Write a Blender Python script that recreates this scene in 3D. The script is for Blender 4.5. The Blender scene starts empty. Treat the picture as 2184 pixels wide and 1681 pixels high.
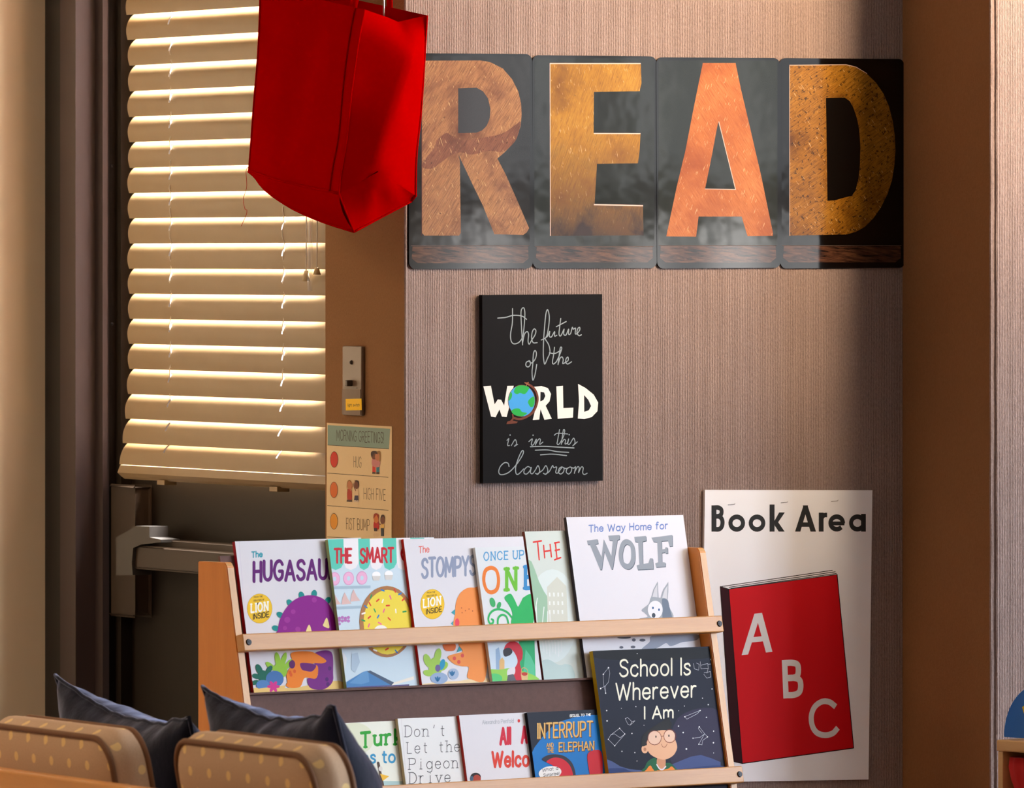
import bpy, bmesh, math, random
from mathutils import Vector, Matrix, noise

random.seed(7)
S = bpy.context.scene
COL = S.collection
V3 = Vector

# ------------------------------------------------------------------ camera
FPX = 17000.0                    # focal length in photo pixels (2184 wide)
PW, PH, HORIZON = 2184.0, 1681.0, 550.0
CAM = V3((0.0, -12.1, 1.42))
cam_d = bpy.data.cameras.new('camera')
cam = bpy.data.objects.new('camera', cam_d)
COL.objects.link(cam)
cam.location = CAM
cam.rotation_euler = (math.pi / 2, 0, 0)
cam_d.sensor_fit = 'HORIZONTAL'
cam_d.sensor_width = 36.0
cam_d.lens = FPX * 36.0 / PW
cam_d.shift_y = (HORIZON - PH / 2) / PW
cam_d.clip_start = 0.1
cam_d.clip_end = 100
cam_d.dof.use_dof = True
cam_d.dof.focus_distance = 12.0
cam_d.dof.aperture_fstop = 16
S.camera = cam

# ------------------------------------------------------------------ colour management, world
S.view_settings.view_transform = 'Standard'
S.view_settings.look = 'None'
S.view_settings.gamma = 1.0
S.view_settings.use_curve_mapping = False
S.view_settings.exposure = 0.0

world = bpy.data.worlds.new('sky')
S.world = world
world.use_nodes = True
_bg = world.node_tree.nodes['Background']
_bg.inputs[0].default_value = (0.86, 0.93, 1.0, 1)
_bg.inputs[1].default_value = 2.5

# ------------------------------------------------------------------ frames
ANG = math.radians(27.5)
ER = V3((math.cos(ANG), math.sin(ANG), 0))        # along the READ wall, to the right
EW = V3((math.sin(ANG), -math.cos(ANG), 0))       # its normal, into the room
EZ = V3((0, 0, 1))


def ray(px, py):
    return V3(((px - PW / 2) / FPX, 1.0, -(py - HORIZON) / FPX))


def at(px, py, depth):
    return CAM + ray(px, py) * depth


def hit(px, py, P, N):
    d = ray(px, py)
    return CAM + d * ((P - CAM).dot(N) / d.dot(N))


def proj(p):
    d = p - CAM
    return (PW / 2 + FPX * d.x / d.y, HORIZON - FPX * d.z / d.y)


class Frame:
    def __init__(s, O, U, V, N=None):
        s.O = V3(O)
        s.U = V3(U).normalized()
        s.V = V3(V).normalized()
        s.N = V3(N).normalized() if N is not None else s.U.cross(s.V).normalized()

    def w(s, x, y, z=0.0):
        return s.O + s.U * x + s.V * y + s.N * z

    def loc(s, P):
        d = P - s.O
        return (d.dot(s.U), d.dot(s.V), d.dot(s.N))

    def px(s, px, py, off=0.0):
        l = s.loc(hit(px, py, s.O + s.N * off, s.N))
        return (l[0], l[1])

    def mat(s):
        m = Matrix.Identity(4)
        for i, a in enumerate((s.U, s.V, s.N)):
            m[0][i], m[1][i], m[2][i] = a.x, a.y, a.z
        m[0][3], m[1][3], m[2][3] = s.O
        return m


P_READ = at(1400, HORIZON, 12.1)
Q = hit(865, HORIZON, P_READ, EW)
Q = V3((Q.x, Q.y, 0))
RF = Frame(Q, ER, EZ, EW)                 # (u right, z up, w into the room)
U1 = RF.px(1925, 550)[0]                  # right end of the READ wall
# depth of the right-hand block that steps forward
_b = RF.w(U1, 0, 0)
_t = (2112 - PW / 2) / FPX
BLK = (_t * (_b.y - CAM.y) - _b.x) / (EW.x - _t * EW.y)
SIDE = Frame(Q, EW, EZ, -ER)              # door wall: x = towards the camera, z = out into the alcove


def side_px(px, py=550, out=0.0):
    """distance behind the READ corner along the door wall for a pixel column"""
    return SIDE.px(px, py, out)


S694 = side_px(694)[0]
S96 = side_px(96)[0]
UR = U1 + 3.0
UL = -6.8
WF = 12.6
CEIL = 2.85


def area(name, loc, target, sx, sy, power, col):
    d = bpy.data.lights.new(name, 'AREA')
    d.shape = 'RECTANGLE'
    d.size, d.size_y = sx, sy
    d.energy = power
    d.color = col
    o = bpy.data.objects.new(name, d)
    COL.objects.link(o)
    o.location = loc
    o.rotation_euler = (V3(target) - V3(loc)).to_track_quat('-Z', 'Y').to_euler()
    return o


COOL = (0.75, 0.86, 1.0)
STREAK = (1.0, 0.95, 0.90)
WARM = (1.0, 0.73, 0.46)
AMBER = (1.0, 0.70, 0.43)
# windows in the right wall: (w range, sill, head, light of the panes below / above the transom, colour)
WINS = [(1.5, 2.8), (3.1, 4.5), (5.4, 7.9), (8.6, 10.6)]
WZ0, WZ1, WZT = 0.95, 2.25, 1.55
WPOW = [150, 255, 0, 12]
for _i, (_a, _c) in enumerate(WINS):
    if WPOW[_i]:
        area('window_light', RF.w(UR + 0.12, (WZ0 + WZ1) / 2, (_a + _c) / 2), RF.w(UR - 3, (WZ0 + WZ1) / 2, (_a + _c) / 2),
             _c - _a - 0.06, WZ1 - WZ0 - 0.06, WPOW[_i], COOL)
# third window: light strips shaped to put hazy streaks on the letter cards
W3 = [(5.50, 5.90, 4.0, 0.7), (6.02, 6.26, 13.0, 1.8), (6.36, 6.44, 2.0, 0.5), (6.48, 6.70, 8.0, 2.2), (6.78, 6.90, 13.0, 1.0), (7.00, 7.22, 2.5, 2.0),
      (7.30, 7.38, 11.0, 0.5), (7.42, 7.54, 12.0, 2.4), (7.62, 7.86, 2.0, 0.4)]
for _a, _c, _lo, _hi in W3:
    for _z0, _z1, _L in ((WZ0 + 0.05, WZT - 0.05, _lo), (WZT + 0.05, WZ1 - 0.05, _hi)):
        area('window_light', RF.w(UR + 0.12, (_z0 + _z1) / 2, (_a + _c) / 2), RF.w(UR - 3, (_z0 + _z1) / 2, (_a + _c) / 2),
             _c - _a, _z1 - _z0, _L * math.pi * (_c - _a) * (_z1 - _z0), STREAK)
# ceiling lamps: (u, w, size u, size w, power, colour)
LAMPS = [(2.0, 1.35, 0.6, 0.9, 14, WARM), (-2.6, 0.35, 0.6, 1.2, 19, AMBER), (-4.6, 0.1, 0.6, 1.2, 17, AMBER), (-2.2, 6.4, 1.2, 0.6, 18, AMBER), (1.6, 5.4, 1.2, 0.6, 8, WARM)]
for _u, _w, _sx, _sy, _p, _c in LAMPS:
    area('ceiling_lamp_light', RF.w(_u, CEIL - 0.07, _w), RF.w(_u, 0, _w), _sx, _sy, _p, _c)
# unseen spot lamp, added to brighten the upper wall
SPOT = RF.w(1.72, 2.66, 2.3)
_d = bpy.data.lights.new('added_spot_light', 'SPOT')
_d.energy, _d.color = 1050, WARM
_d.spot_size, _d.spot_blend, _d.shadow_soft_size = math.radians(50), 1.0, 0.36
_o = bpy.data.objects.new('added_spot_light', _d)
COL.objects.link(_o)
_o.location = SPOT
SPOT_AIM = RF.w(0.78, 2.2, 0.0)
_o.rotation_euler = (SPOT_AIM - SPOT).to_track_quat('-Z', 'Y').to_euler()
area('daylight_behind_door', SIDE.w(S694 - 0.45, 3.9, -2.1), SIDE.w(S694 - 0.45, 1.4, -0.10), 3.2, 2.8, 14000, (1.0, 0.97, 0.94))


# ------------------------------------------------------------------ materials
def lin(c):
    out = []
    for v in c[:3]:
        v = v / 255.0
        out.append(v / 12.92 if v <= 0.04045 else ((v + 0.055) / 1.055) ** 2.4)
    return tuple(out) + (1.0,)


_mats = {}


def M(name, c, rough=0.6, metal=0.0, spec=0.5, sheen=0.0, bump=None, coat=0.0):
    if name in _mats:
        return _mats[name]
    m = bpy.data.materials.new(name)
    m.use_nodes = True
    b = m.node_tree.nodes['Principled BSDF']
    b.inputs['Base Color'].default_value = lin(c)
    b.inputs['Roughness'].default_value = rough
    b.inputs['Metallic'].default_value = metal
    b.inputs['Specular IOR Level'].default_value = spec
    b.inputs['Sheen Weight'].default_value = sheen
    b.inputs['Coat Weight'].default_value = coat
    if bump:
        nt = m.node_tree
        tc = nt.nodes.new('ShaderNodeTexCoord')
        nz = nt.nodes.new('ShaderNodeTexNoise')
        nz.inputs['Scale'].default_value = bump[0]
        nz.inputs['Detail'].default_value = 3
        bp = nt.nodes.new('ShaderNodeBump')
        bp.inputs['Strength'].default_value = bump[1]
        bp.inputs['Distance'].default_value = bump[2]
        nt.links.new(tc.outputs['Object'], nz.inputs['Vector'])
        nt.links.new(nz.outputs['Fac'], bp.inputs['Height'])
        nt.links.new(bp.outputs['Normal'], b.inputs['Normal'])
    _mats[name] = m
    return m


def INK(c, rough=0.45):
    return M('print_%02x%02x%02x_%d' % (int(c[0]), int(c[1]), int(c[2]), int(rough * 100)), c, rough, spec=0.08)


class NT:
    """tiny node helper"""
    def __init__(s, name):
        s.m = bpy.data.materials.new(name)
        s.m.use_nodes = True
        s.n = s.m.node_tree.nodes
        s.l = s.m.node_tree.links
        s.b = s.n['Principled BSDF']
        s.tc = s.n.new('ShaderNodeTexCoord').outputs['Object']
        _mats[name] = s.m

    def math(s, op, a, b=None, c=None):
        k = s.n.new('ShaderNodeMath')
        k.operation = op
        for i, v in enumerate((a, b, c)):
            if v is None:
                continue
            if isinstance(v, (int, float)):
                k.inputs[i].default_value = v
            else:
                s.l.new(v, k.inputs[i])
        return k.outputs[0]

    def xyz(s):
        k = s.n.new('ShaderNodeSeparateXYZ')
        s.l.new(s.tc, k.inputs[0])
        return k.outputs

    def mapping(s, scale=(1, 1, 1), rot=(0, 0, 0), loc=(0, 0, 0)):
        k = s.n.new('ShaderNodeMapping')
        k.inputs['Scale'].default_value = scale
        k.inputs['Rotation'].default_value = rot
        k.inputs['Location'].default_value = loc
        src = s.tc
        if any(rot):          # turn first, then stretch
            r = s.n.new('ShaderNodeMapping')
            r.inputs['Rotation'].default_value = rot
            s.l.new(s.tc, r.inputs[0])
            src = r.outputs[0]
            k.inputs['Rotation'].default_value = (0, 0, 0)
        s.l.new(src, k.inputs[0])
        return k.outputs[0]

    def noise(s, scale, vec=None, detail=4, rough=0.55, dist=0.0):
        k = s.n.new('ShaderNodeTexNoise')
        k.inputs['Scale'].default_value = scale
        k.inputs['Detail'].default_value = detail
        k.inputs['Roughness'].default_value = rough
        k.inputs['Distortion'].default_value = dist
        s.l.new(vec if vec is not None else s.tc, k.inputs['Vector'])
        return k.outputs['Fac']

    def ramp(s, fac, stops):
        k = s.n.new('ShaderNodeValToRGB')
        el = k.color_ramp.elements
        while len(el) < len(stops):
            el.new(0.5)
        for e, (p, c) in zip(el, stops):
            e.position = p
            e.color = lin(c) if len(c) == 3 else c
        s.l.new(fac, k.inputs[0])
        return k.outputs[0]

    def mix(s, fac, a, b):
        k = s.n.new('ShaderNodeMix')
        k.data_type = 'RGBA'
        for sock, v in ((k.inputs[0], fac), (k.inputs[6], a), (k.inputs[7], b)):
            if isinstance(v, tuple):
                sock.default_value = lin(v)
            elif isinstance(v, (int, float)):
                sock.default_value = v
            else:
                s.l.new(v, sock)
        return k.outputs[2]

    def color(s, c):
        s.l.new(c, s.b.inputs['Base Color'])

    def bump(s, h, strength, dist):
        k = s.n.new('ShaderNodeBump')
        k.inputs['Strength'].default_value = strength
        k.inputs['Distance'].default_value = dist
        s.l.new(h, k.inputs['Height'])
        s.l.new(k.outputs[0], s.b.inputs['Normal'])

    def set(s, **kw):
        for k, v in kw.items():
            s.b.inputs[k.replace('_', ' ')].default_value = v
        return s.m


def wall_carpet(name, ribs, ca, cb):
    t = NT(name)
    x, y, z = t.xyz()
    wob = t.noise(60, t.mapping((1, 0.12, 1)), 2)
    n1 = t.noise(420, t.mapping((1, 0.45, 1)), 3, 0.7)
    n2 = t.noise(5, None, 3)
    t.color(t.mix(t.math('MULTIPLY_ADD', n1, 0.75, t.math('MULTIPLY', n2, 0.25)), ca, cb))
    if ribs:
        ph = t.math('MULTIPLY_ADD', x, 2 * math.pi / 0.0029, t.math('MULTIPLY', wob, 5.0))
        h = t.math('MULTIPLY_ADD', t.math('SINE', ph), 0.36, t.math('MULTIPLY', n1, 2.2))
        t.bump(h, 0.8, 0.0014)
    else:
        n3 = t.noise(260, None, 4, 0.7)
        t.bump(n3, 0.55, 0.0016)
    return t.set(Roughness=0.95, Specular_IOR_Level=0.1)


CARPET = wall_carpet('ribbed_wall_carpet', True, (90, 75, 74), (184, 162, 155))
FELT = wall_carpet('felt_wall_covering', False, (124, 88, 58), (152, 112, 76))
CREAM = NT('cream_wall_paint')
CREAM.color(CREAM.mix(CREAM.noise(3.0), (214, 194, 162), (224, 204, 172)))
CREAM.bump(CREAM.noise(180), 0.1, 0.0006)
CREAM = CREAM.set(Roughness=0.7)
DOORPAINT = M('bronze_door_paint', (25, 17, 10), 0.55, 0.0, 0.15)
FRAMEPAINT = M('bronze_frame_paint', (62, 50, 48), 0.45, 0.0, 0.35)
DEVICE = M('bronze_metal', (52, 39, 28), 0.5, 0.2, 0.3)
DEVGREY = M('grey_device_plastic', (52, 46, 41), 0.6)
WHITEPAINT = M('white_paint', (225, 222, 214), 0.6)
BLACKISH = M('black_screw', (22, 22, 26), 0.4, 0.6)


def wood(name, a, b, axis=0, scale=1.0):
    t = NT(name)
    sc = [70 * scale] * 3
    sc[axis] = 4 * scale
    g = t.noise(1.0, t.mapping(tuple(sc)), 4, 0.6, 0.6)
    f = t.noise(3.0, t.mapping(tuple([k * 4 for k in sc])), 3)
    t.color(t.mix(t.math('MULTIPLY_ADD', f, 0.35, t.math('MULTIPLY', g, 0.8)), a, b))
    t.bump(f, 0.1, 0.0005)
    return t.set(Roughness=0.42)


WOOD_RAIL = wood('maple_rail_wood', (216, 160, 96), (178, 118, 62), 0)
WOOD_SIDE = wood('honey_side_wood', (232, 150, 62), (204, 118, 38), 1)
WOOD_EDGE = wood('maple_edge_wood', (226, 178, 122), (192, 138, 84), 1)
WOOD_SOFA = wood('orange_sofa_wood', (228, 156, 44), (198, 120, 24), 0)
WOOD_CUBBY = wood('pale_cubby_wood', (222, 182, 124), (194, 148, 92), 0)
_t = NT('brown_hardboard')
_t.color(_t.mix(_t.noise(90, None, 5, 0.7), (72, 45, 40), (108, 74, 66)))
_t.bump(_t.noise(400), 0.2, 0.0005)
HARDBOARD = _t.set(Roughness=0.75)
PAGES = M('book_pages', (232, 222, 196), 0.8)


# ------------------------------------------------------------------ object helpers
def link(name, me, parent=None, mat=None, mw=None):
    o = bpy.data.objects.new(name, me)
    COL.objects.link(o)
    if parent is not None:
        o.parent = parent
    if mw is not None:
        o.matrix_world = mw if parent is None else mw
    if mat is not None and me is not None:
        for m in (mat if isinstance(mat, (list, tuple)) else [mat]):
            me.materials.append(m)
    return o


def mesh(name, verts, faces, mats=None, fm=None, smooth=False):
    me = bpy.data.meshes.new(name)
    me.from_pydata([tuple(v) for v in verts], [], faces)
    for m in (mats or []):
        me.materials.append(m)
    if fm:
        for p, i in zip(me.polygons, fm):
            p.material_index = i
    if smooth:
        for p in me.polygons:
            p.use_smooth = True
    me.update()
    return me


def bm_obj(name, bm, parent, mats, smooth=False):
    bmesh.ops.recalc_face_normals(bm, faces=bm.faces)
    me = bpy.data.meshes.new(name)
    bm.to_mesh(me)
    bm.free()
    for m in (mats if isinstance(mats, (list, tuple)) else [mats]):
        me.materials.append(m)
    if smooth:
        for p in me.polygons:
            p.use_smooth = True
    o = bpy.data.objects.new(name, me)
    COL.objects.link(o)
    if parent is not None:
        o.parent = parent
    return o


def bm_box(bm, x0, x1, y0, y1, z0, z1, bev=0.0, mi=0):
    r = bmesh.ops.create_cube(bm, size=1)
    for v in r['verts']:
        v.co = ((x0 + x1) / 2 + v.co.x * (x1 - x0), (y0 + y1) / 2 + v.co.y * (y1 - y0), (z0 + z1) / 2 + v.co.z * (z1 - z0))
    fs = {f for v in r['verts'] for f in v.link_faces}
    for f in fs:
        f.material_index = mi
    if bev > 0:
        es = list({e for v in r['verts'] for e in v.link_edges})
        bmesh.ops.bevel(bm, geom=es, offset=bev, segments=2, profile=0.5, affect='EDGES')


def box(name, fr, x0, x1, y0, y1, z0, z1, mat, parent=None, bev=0.0):
    """a box in a frame's local axes; top-level objects get the frame's matrix"""
    bm = bmesh.new()
    bm_box(bm, x0, x1, y0, y1, z0, z1, bev)
    o = bm_obj(name, bm, parent, mat)
    if parent is None and fr is not None:
        o.matrix_world = fr.mat()
    return o


def bm_tube(bm, pts, r, n=8, closed=False, mi=0):
    pts = [V3(p) for p in pts]
    rings = []
    m = len(pts)
    prev = None
    for i, p in enumerate(pts):
        a = pts[(i - 1) % m] if (closed or i > 0) else p
        b = pts[(i + 1) % m] if (closed or i < m - 1) else p
        d = (b - a).normalized()
        if prev is None:
            ref = V3((0, 0, 1)) if abs(d.z) < 0.9 else V3((1, 0, 0))
            x = d.cross(ref).normalized()
        else:
            x = (prev - d * prev.dot(d)).normalized()
        prev = x
        y = d.cross(x)
        rr = r[i] if isinstance(r, (list, tuple)) else r
        rings.append([bm.verts.new(p + (x * math.cos(2 * math.pi * k / n) + y * math.sin(2 * math.pi * k / n)) * rr) for k in range(n)])
    for i in range(m if closed else m - 1):
        A, B = rings[i], rings[(i + 1) % m]
        for k in range(n):
            f = bm.faces.new((A[k], A[(k + 1) % n], B[(k + 1) % n], B[k]))
            f.smooth = True
            f.material_index = mi
    if not closed:
        for R, fl in ((rings[0], True), (rings[-1], False)):
            f = bm.faces.new(R[::-1] if fl else R)
            f.material_index = mi


def bm_prism(bm, poly, z0, z1, mi=0):
    a = [bm.verts.new((p[0], p[1], z0)) for p in poly]
    b = [bm.verts.new((p[0], p[1], z1)) for p in poly]
    fs = [bm.faces.new(a[::-1]), bm.faces.new(b)]
    n = len(poly)
    for i in range(n):
        fs.append(bm.faces.new((a[i], a[(i + 1) % n], b[(i + 1) % n], b[i])))
    for f in fs:
        f.material_index = mi
    return fs


def thing(name, label, cat, mw=None, group=None):
    o = bpy.data.objects.new(name, None)
    o.empty_display_size = 0.05
    COL.objects.link(o)
    if mw is not None:
        o.matrix_world = mw
    o['label'] = label
    o['category'] = cat
    if group:
        o['group'] = group
    return o


def bare(name, mw):
    """structure empty: door, room lamps and the added spot"""
    o = bpy.data.objects.new(name, None)
    COL.objects.link(o)
    o.matrix_world = mw
    o['kind'] = 'structure'
    return o


def tag(o, label, cat, group=None):
    o['label'] = label
    o['category'] = cat
    if group:
        o['group'] = group
    return o


def struct(o):
    o['kind'] = 'structure'
    return o


# ------------------------------------------------------------------ flat print: polygons and lettering on a surface
def smooth_pts(pts, closed=False, n=6):
    out = []
    m = len(pts)
    if m < 3:
        return list(pts)
    rng = range(m) if closed else range(m - 1)
    for i in rng:
        if closed:
            p0, p1, p2, p3 = pts[i - 1], pts[i], pts[(i + 1) % m], pts[(i + 2) % m]
        else:
            p1, p2 = pts[i], pts[i + 1]
            p0 = pts[i - 1] if i > 0 else (2 * p1[0] - p2[0], 2 * p1[1] - p2[1])
            p3 = pts[i + 2] if i + 2 < m else (2 * p2[0] - p1[0], 2 * p2[1] - p1[1])
        for k in range(n):
            t = k / n
            out.append(tuple(0.5 * (2 * p1[j] + (p2[j] - p0[j]) * t + (2 * p0[j] - 5 * p1[j] + 4 * p2[j] - p3[j]) * t * t
                                    + (3 * p1[j] - p0[j] - 3 * p2[j] + p3[j]) * t ** 3) for j in (0, 1)))
    if not closed:
        out.append(tuple(pts[-1]))
    return out


G = {}


def _g(ch, spec):
    """strokes separated by | ; '~' smooth open, 'o' smooth closed"""
    st = []
    for s in spec.split('|'):
        s = s.strip()
        k = 'l'
        if s[0] in '~o':
            k, s = s[0], s[1:]
        st.append((k, [tuple(float(v) for v in p.split(',')) for p in s.split()]))
    xs = [p[0] for _, q in st for p in q]
    G[ch] = (st, min(xs), max(xs))


for _c, _s in {
    'A': '0,0 3.5,10 7,0|1.3,3.4 5.7,3.4',
    'B': '0,0 0,10|~0,10 3,10 5.2,9.4 5.6,7.6 5,5.9 3,5.3 0,5.3|~0,5.3 3.4,5.3 5.8,4.6 6.3,2.7 5.6,0.8 3.4,0 0,0',
    'C': '~6.8,8 5.4,9.6 3.6,10 1.4,8.9 0.1,6.2 0.1,3.8 1.4,1.1 3.6,0 5.4,0.4 6.8,2',
    'D': '0,0 0,10|~0,10 2.6,10 5.2,8.6 6.4,5 5.2,1.4 2.6,0 0,0',
    'E': '5,10 0,10 0,0 5,0|0,5.2 4.2,5.2',
    'F': '5,10 0,10 0,0|0,5.2 4.2,5.2',
    'G': '~6.4,8.2 5.2,9.6 3.6,10 1.4,8.9 0.1,6.2 0.1,3.8 1.4,1.1 3.6,0 5.4,0.7 6.4,2.2 6.5,4.4|6.5,4.5 4,4.5',
    'H': '0,0 0,10|5.6,0 5.6,10|0,5.2 5.6,5.2',
    'I': '0,0 0,10',
    'K': '0,0 0,10|5.4,10 0,4.4|2,6.2 5.8,0',
    'L': '0,10 0,0 4.6,0',
    'M': '0,0 0.6,10 4,2.4 7.4,10 8,0',
    'N': '0,0 0,10 5.8,0 5.8,10',
    'O': 'o3.6,10 1.3,8.8 0,5 1.3,1.2 3.6,0 5.9,1.2 7.2,5 5.9,8.8',
    'P': '0,0 0,10|~0,10 3,10 5.4,9.2 5.9,7.3 5.2,5.3 3,4.5 0,4.5',
    'Q': 'o3.6,10 1.3,8.8 0,5 1.3,1.2 3.6,0 5.9,1.2 7.2,5 5.9,8.8|4.4,2.4 7,-0.6',
    'R': '0,0 0,10|~0,10 3,10 5.2,9.2 5.7,7.5 5.1,5.7 3,5 0,5|2.8,5 6,0',
    'S': '~5.4,8.4 4.3,9.7 2.6,10 0.8,9.2 0.3,7.6 1.1,6.1 2.8,5.3 4.6,4.4 5.5,2.7 4.9,0.9 3,0 1.2,0.3 0,1.8',
    'T': '0,10 6,10|3,10 3,0',
    'U': '~0,10 0,3.6 0.8,1 2.9,0 5,1 5.8,3.6 5.8,10',
    'V': '0,10 3.2,0 6.4,10',
    'W': '0,10 2.4,0 4.9,9 7.4,0 9.8,10',
    'X': '0,0 6,10|0,10 6,0',
    'Y': '0,10 3.1,4.8 6.2,10|3.1,4.8 3.1,0',
    'Z': '0,10 6,10 0,0 6,0',
    'a': 'o2.6,6.6 0.8,5.7 0,3.3 0.8,0.9 2.6,0 4.4,0.9 5.2,3.3 4.4,5.7|5.2,6.6 5.2,0',
    'b': '0,10 0,0|o2.6,6.6 0.8,5.7 0,3.3 0.8,0.9 2.6,0 4.4,0.9 5.2,3.3 4.4,5.7',
    'c': '~4.8,5.2 3.8,6.4 2.6,6.6 0.8,5.7 0,3.3 0.8,0.9 2.6,0 3.8,0.2 4.8,1.4',
    'd': 'o2.6,6.6 0.8,5.7 0,3.3 0.8,0.9 2.6,0 4.4,0.9 5.2,3.3 4.4,5.7|5.2,10 5.2,0',
    'e': '0.1,3.4 5.1,3.4|~5.1,3.4 4.6,5.6 2.6,6.6 0.8,5.7 0,3.3 0.8,0.9 2.6,0 4,0.4 4.9,1.5',
    'f': '~3.4,9.6 2.4,10 1.5,9.4 1.2,8 1.2,0|0,6.4 3,6.4',
    'g': 'o2.6,6.6 0.8,5.7 0,3.3 0.8,0.9 2.6,0 4.4,0.9 5.2,3.3 4.4,5.7|~5.2,6.6 5.2,-0.6 4.4,-2.5 2.6,-3.1 0.5,-2.3',
    'h': '0,0 0,10|~0,4 0.6,5.8 2.3,6.6 3.8,6.1 4.4,4.4 4.4,0',
    'i': '0,0 0,6.6|0,8.7 0,9.1',
    'k': '0,0 0,10|4.4,6.6 0,2.6|1.7,4.1 4.8,0',
    'l': '0,0 0,10',
    'm': '0,0 0,6.6|~0,4.4 0.6,5.9 2,6.6 3.3,6.1 3.8,4.6 3.8,0|~3.8,4.4 4.4,5.9 5.8,6.6 7.1,6.1 7.6,4.6 7.6,0',
    'n': '0,0 0,6.6|~0,4 0.6,5.8 2.3,6.6 3.8,6.1 4.4,4.4 4.4,0',
    'o': 'o2.7,6.6 0.8,5.7 0,3.3 0.8,0.9 2.7,0 4.6,0.9 5.4,3.3 4.6,5.7',
    'p': '0,6.6 0,-3|o2.6,6.6 0.8,5.7 0,3.3 0.8,0.9 2.6,0 4.4,0.9 5.2,3.3 4.4,5.7',
    'q': 'o2.6,6.6 0.8,5.7 0,3.3 0.8,0.9 2.6,0 4.4,0.9 5.2,3.3 4.4,5.7|5.2,6.6 5.2,-3',
    'r': '0,0 0,6.6|~0,4 0.6,5.7 1.8,6.6 3,6.5',
    's': '~4,5.4 3.2,6.5 2,6.6 0.6,6 0.4,4.8 1.4,3.8 3,3.1 4.1,2.1 3.8,0.7 2.2,0 0.8,0.2 0,1.2',
    't': '~1.3,9 1.3,1.8 1.8,0.4 3,0.1|0,6.5 3.1,6.5',
    'u': '~0,6.6 0,2.2 0.6,0.6 2.1,0 3.8,0.8 4.4,2.6|4.4,6.6 4.4,0',
    'v': '0,6.6 2.4,0 4.8,6.6',
    'w': '0,6.6 1.8,0 3.6,6 5.4,0 7.2,6.6',
    'x': '0,0 4.4,6.6|0,6.6 4.4,0',
    'y': '0,6.6 2.5,0.2|~4.8,6.6 2.4,0 1.2,-2.4 0,-3',
    'z': '0,6.6 4.2,6.6 0,0 4.2,0',
    '!': '0,10 0,3|0,0.3 0,0',
    '?': '~0,8 1,9.6 3,10 4.6,8.8 4.6,6.8 2.6,4.8 2.4,3|2.4,0.3 2.4,0',
    "'": '0.6,10 0,7.4',
    '.': '0,0.2 0,0',
}.items():
    _g(_c, _s)
# slab serif feet, added for serif lettering: (x, y) centres per glyph
SERIF = {
    'A': [(0, 0), (7, 0)], 'D': [(0, 0), (0, 10)], 'E': [(0, 0), (0, 10)], 'F': [(0, 0)], 'H': [(0, 0), (0, 10), (5.6, 0), (5.6, 10)],
    'I': [(0, 0), (0, 10)], 'K': [(0, 0), (0, 10), (5.4, 10), (5.8, 0)], 'L': [(0, 10)], 'M': [(0, 0), (8, 0), (0.6, 10), (7.4, 10)],
    'N': [(0, 0), (0, 10), (5.8, 10)], 'P': [(0, 0), (0, 10)], 'R': [(0, 0), (0, 10), (6, 0)], 'T': [(3, 0)], 'U': [(0, 10), (5.8, 10)],
    'W': [(0, 10), (9.8, 10)], 'Y': [(3.1, 0), (0, 10), (6.2, 10)], 'i': [(0, 0)], 'l': [(0, 0)], 'h': [(0, 0), (4.4, 0), (-0.5, 10)],
    'n': [(0, 0), (4.4, 0), (-0.5, 6.6)], 'r': [(0, 0), (-0.5, 6.6)], 'u': [(0, 6.6), (4.4, 6.6)], 'k': [(0, 0), (4.8, 0), (4.4, 6.6)],
    'v': [(0, 6.6), (4.8, 6.6)], 'm': [(0, 0), (3.8, 0), (7.6, 0)], 'p': [(0, -3)], 'd': [(4.7, 10)], 'b': [(-.4, 10)],
}


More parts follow.
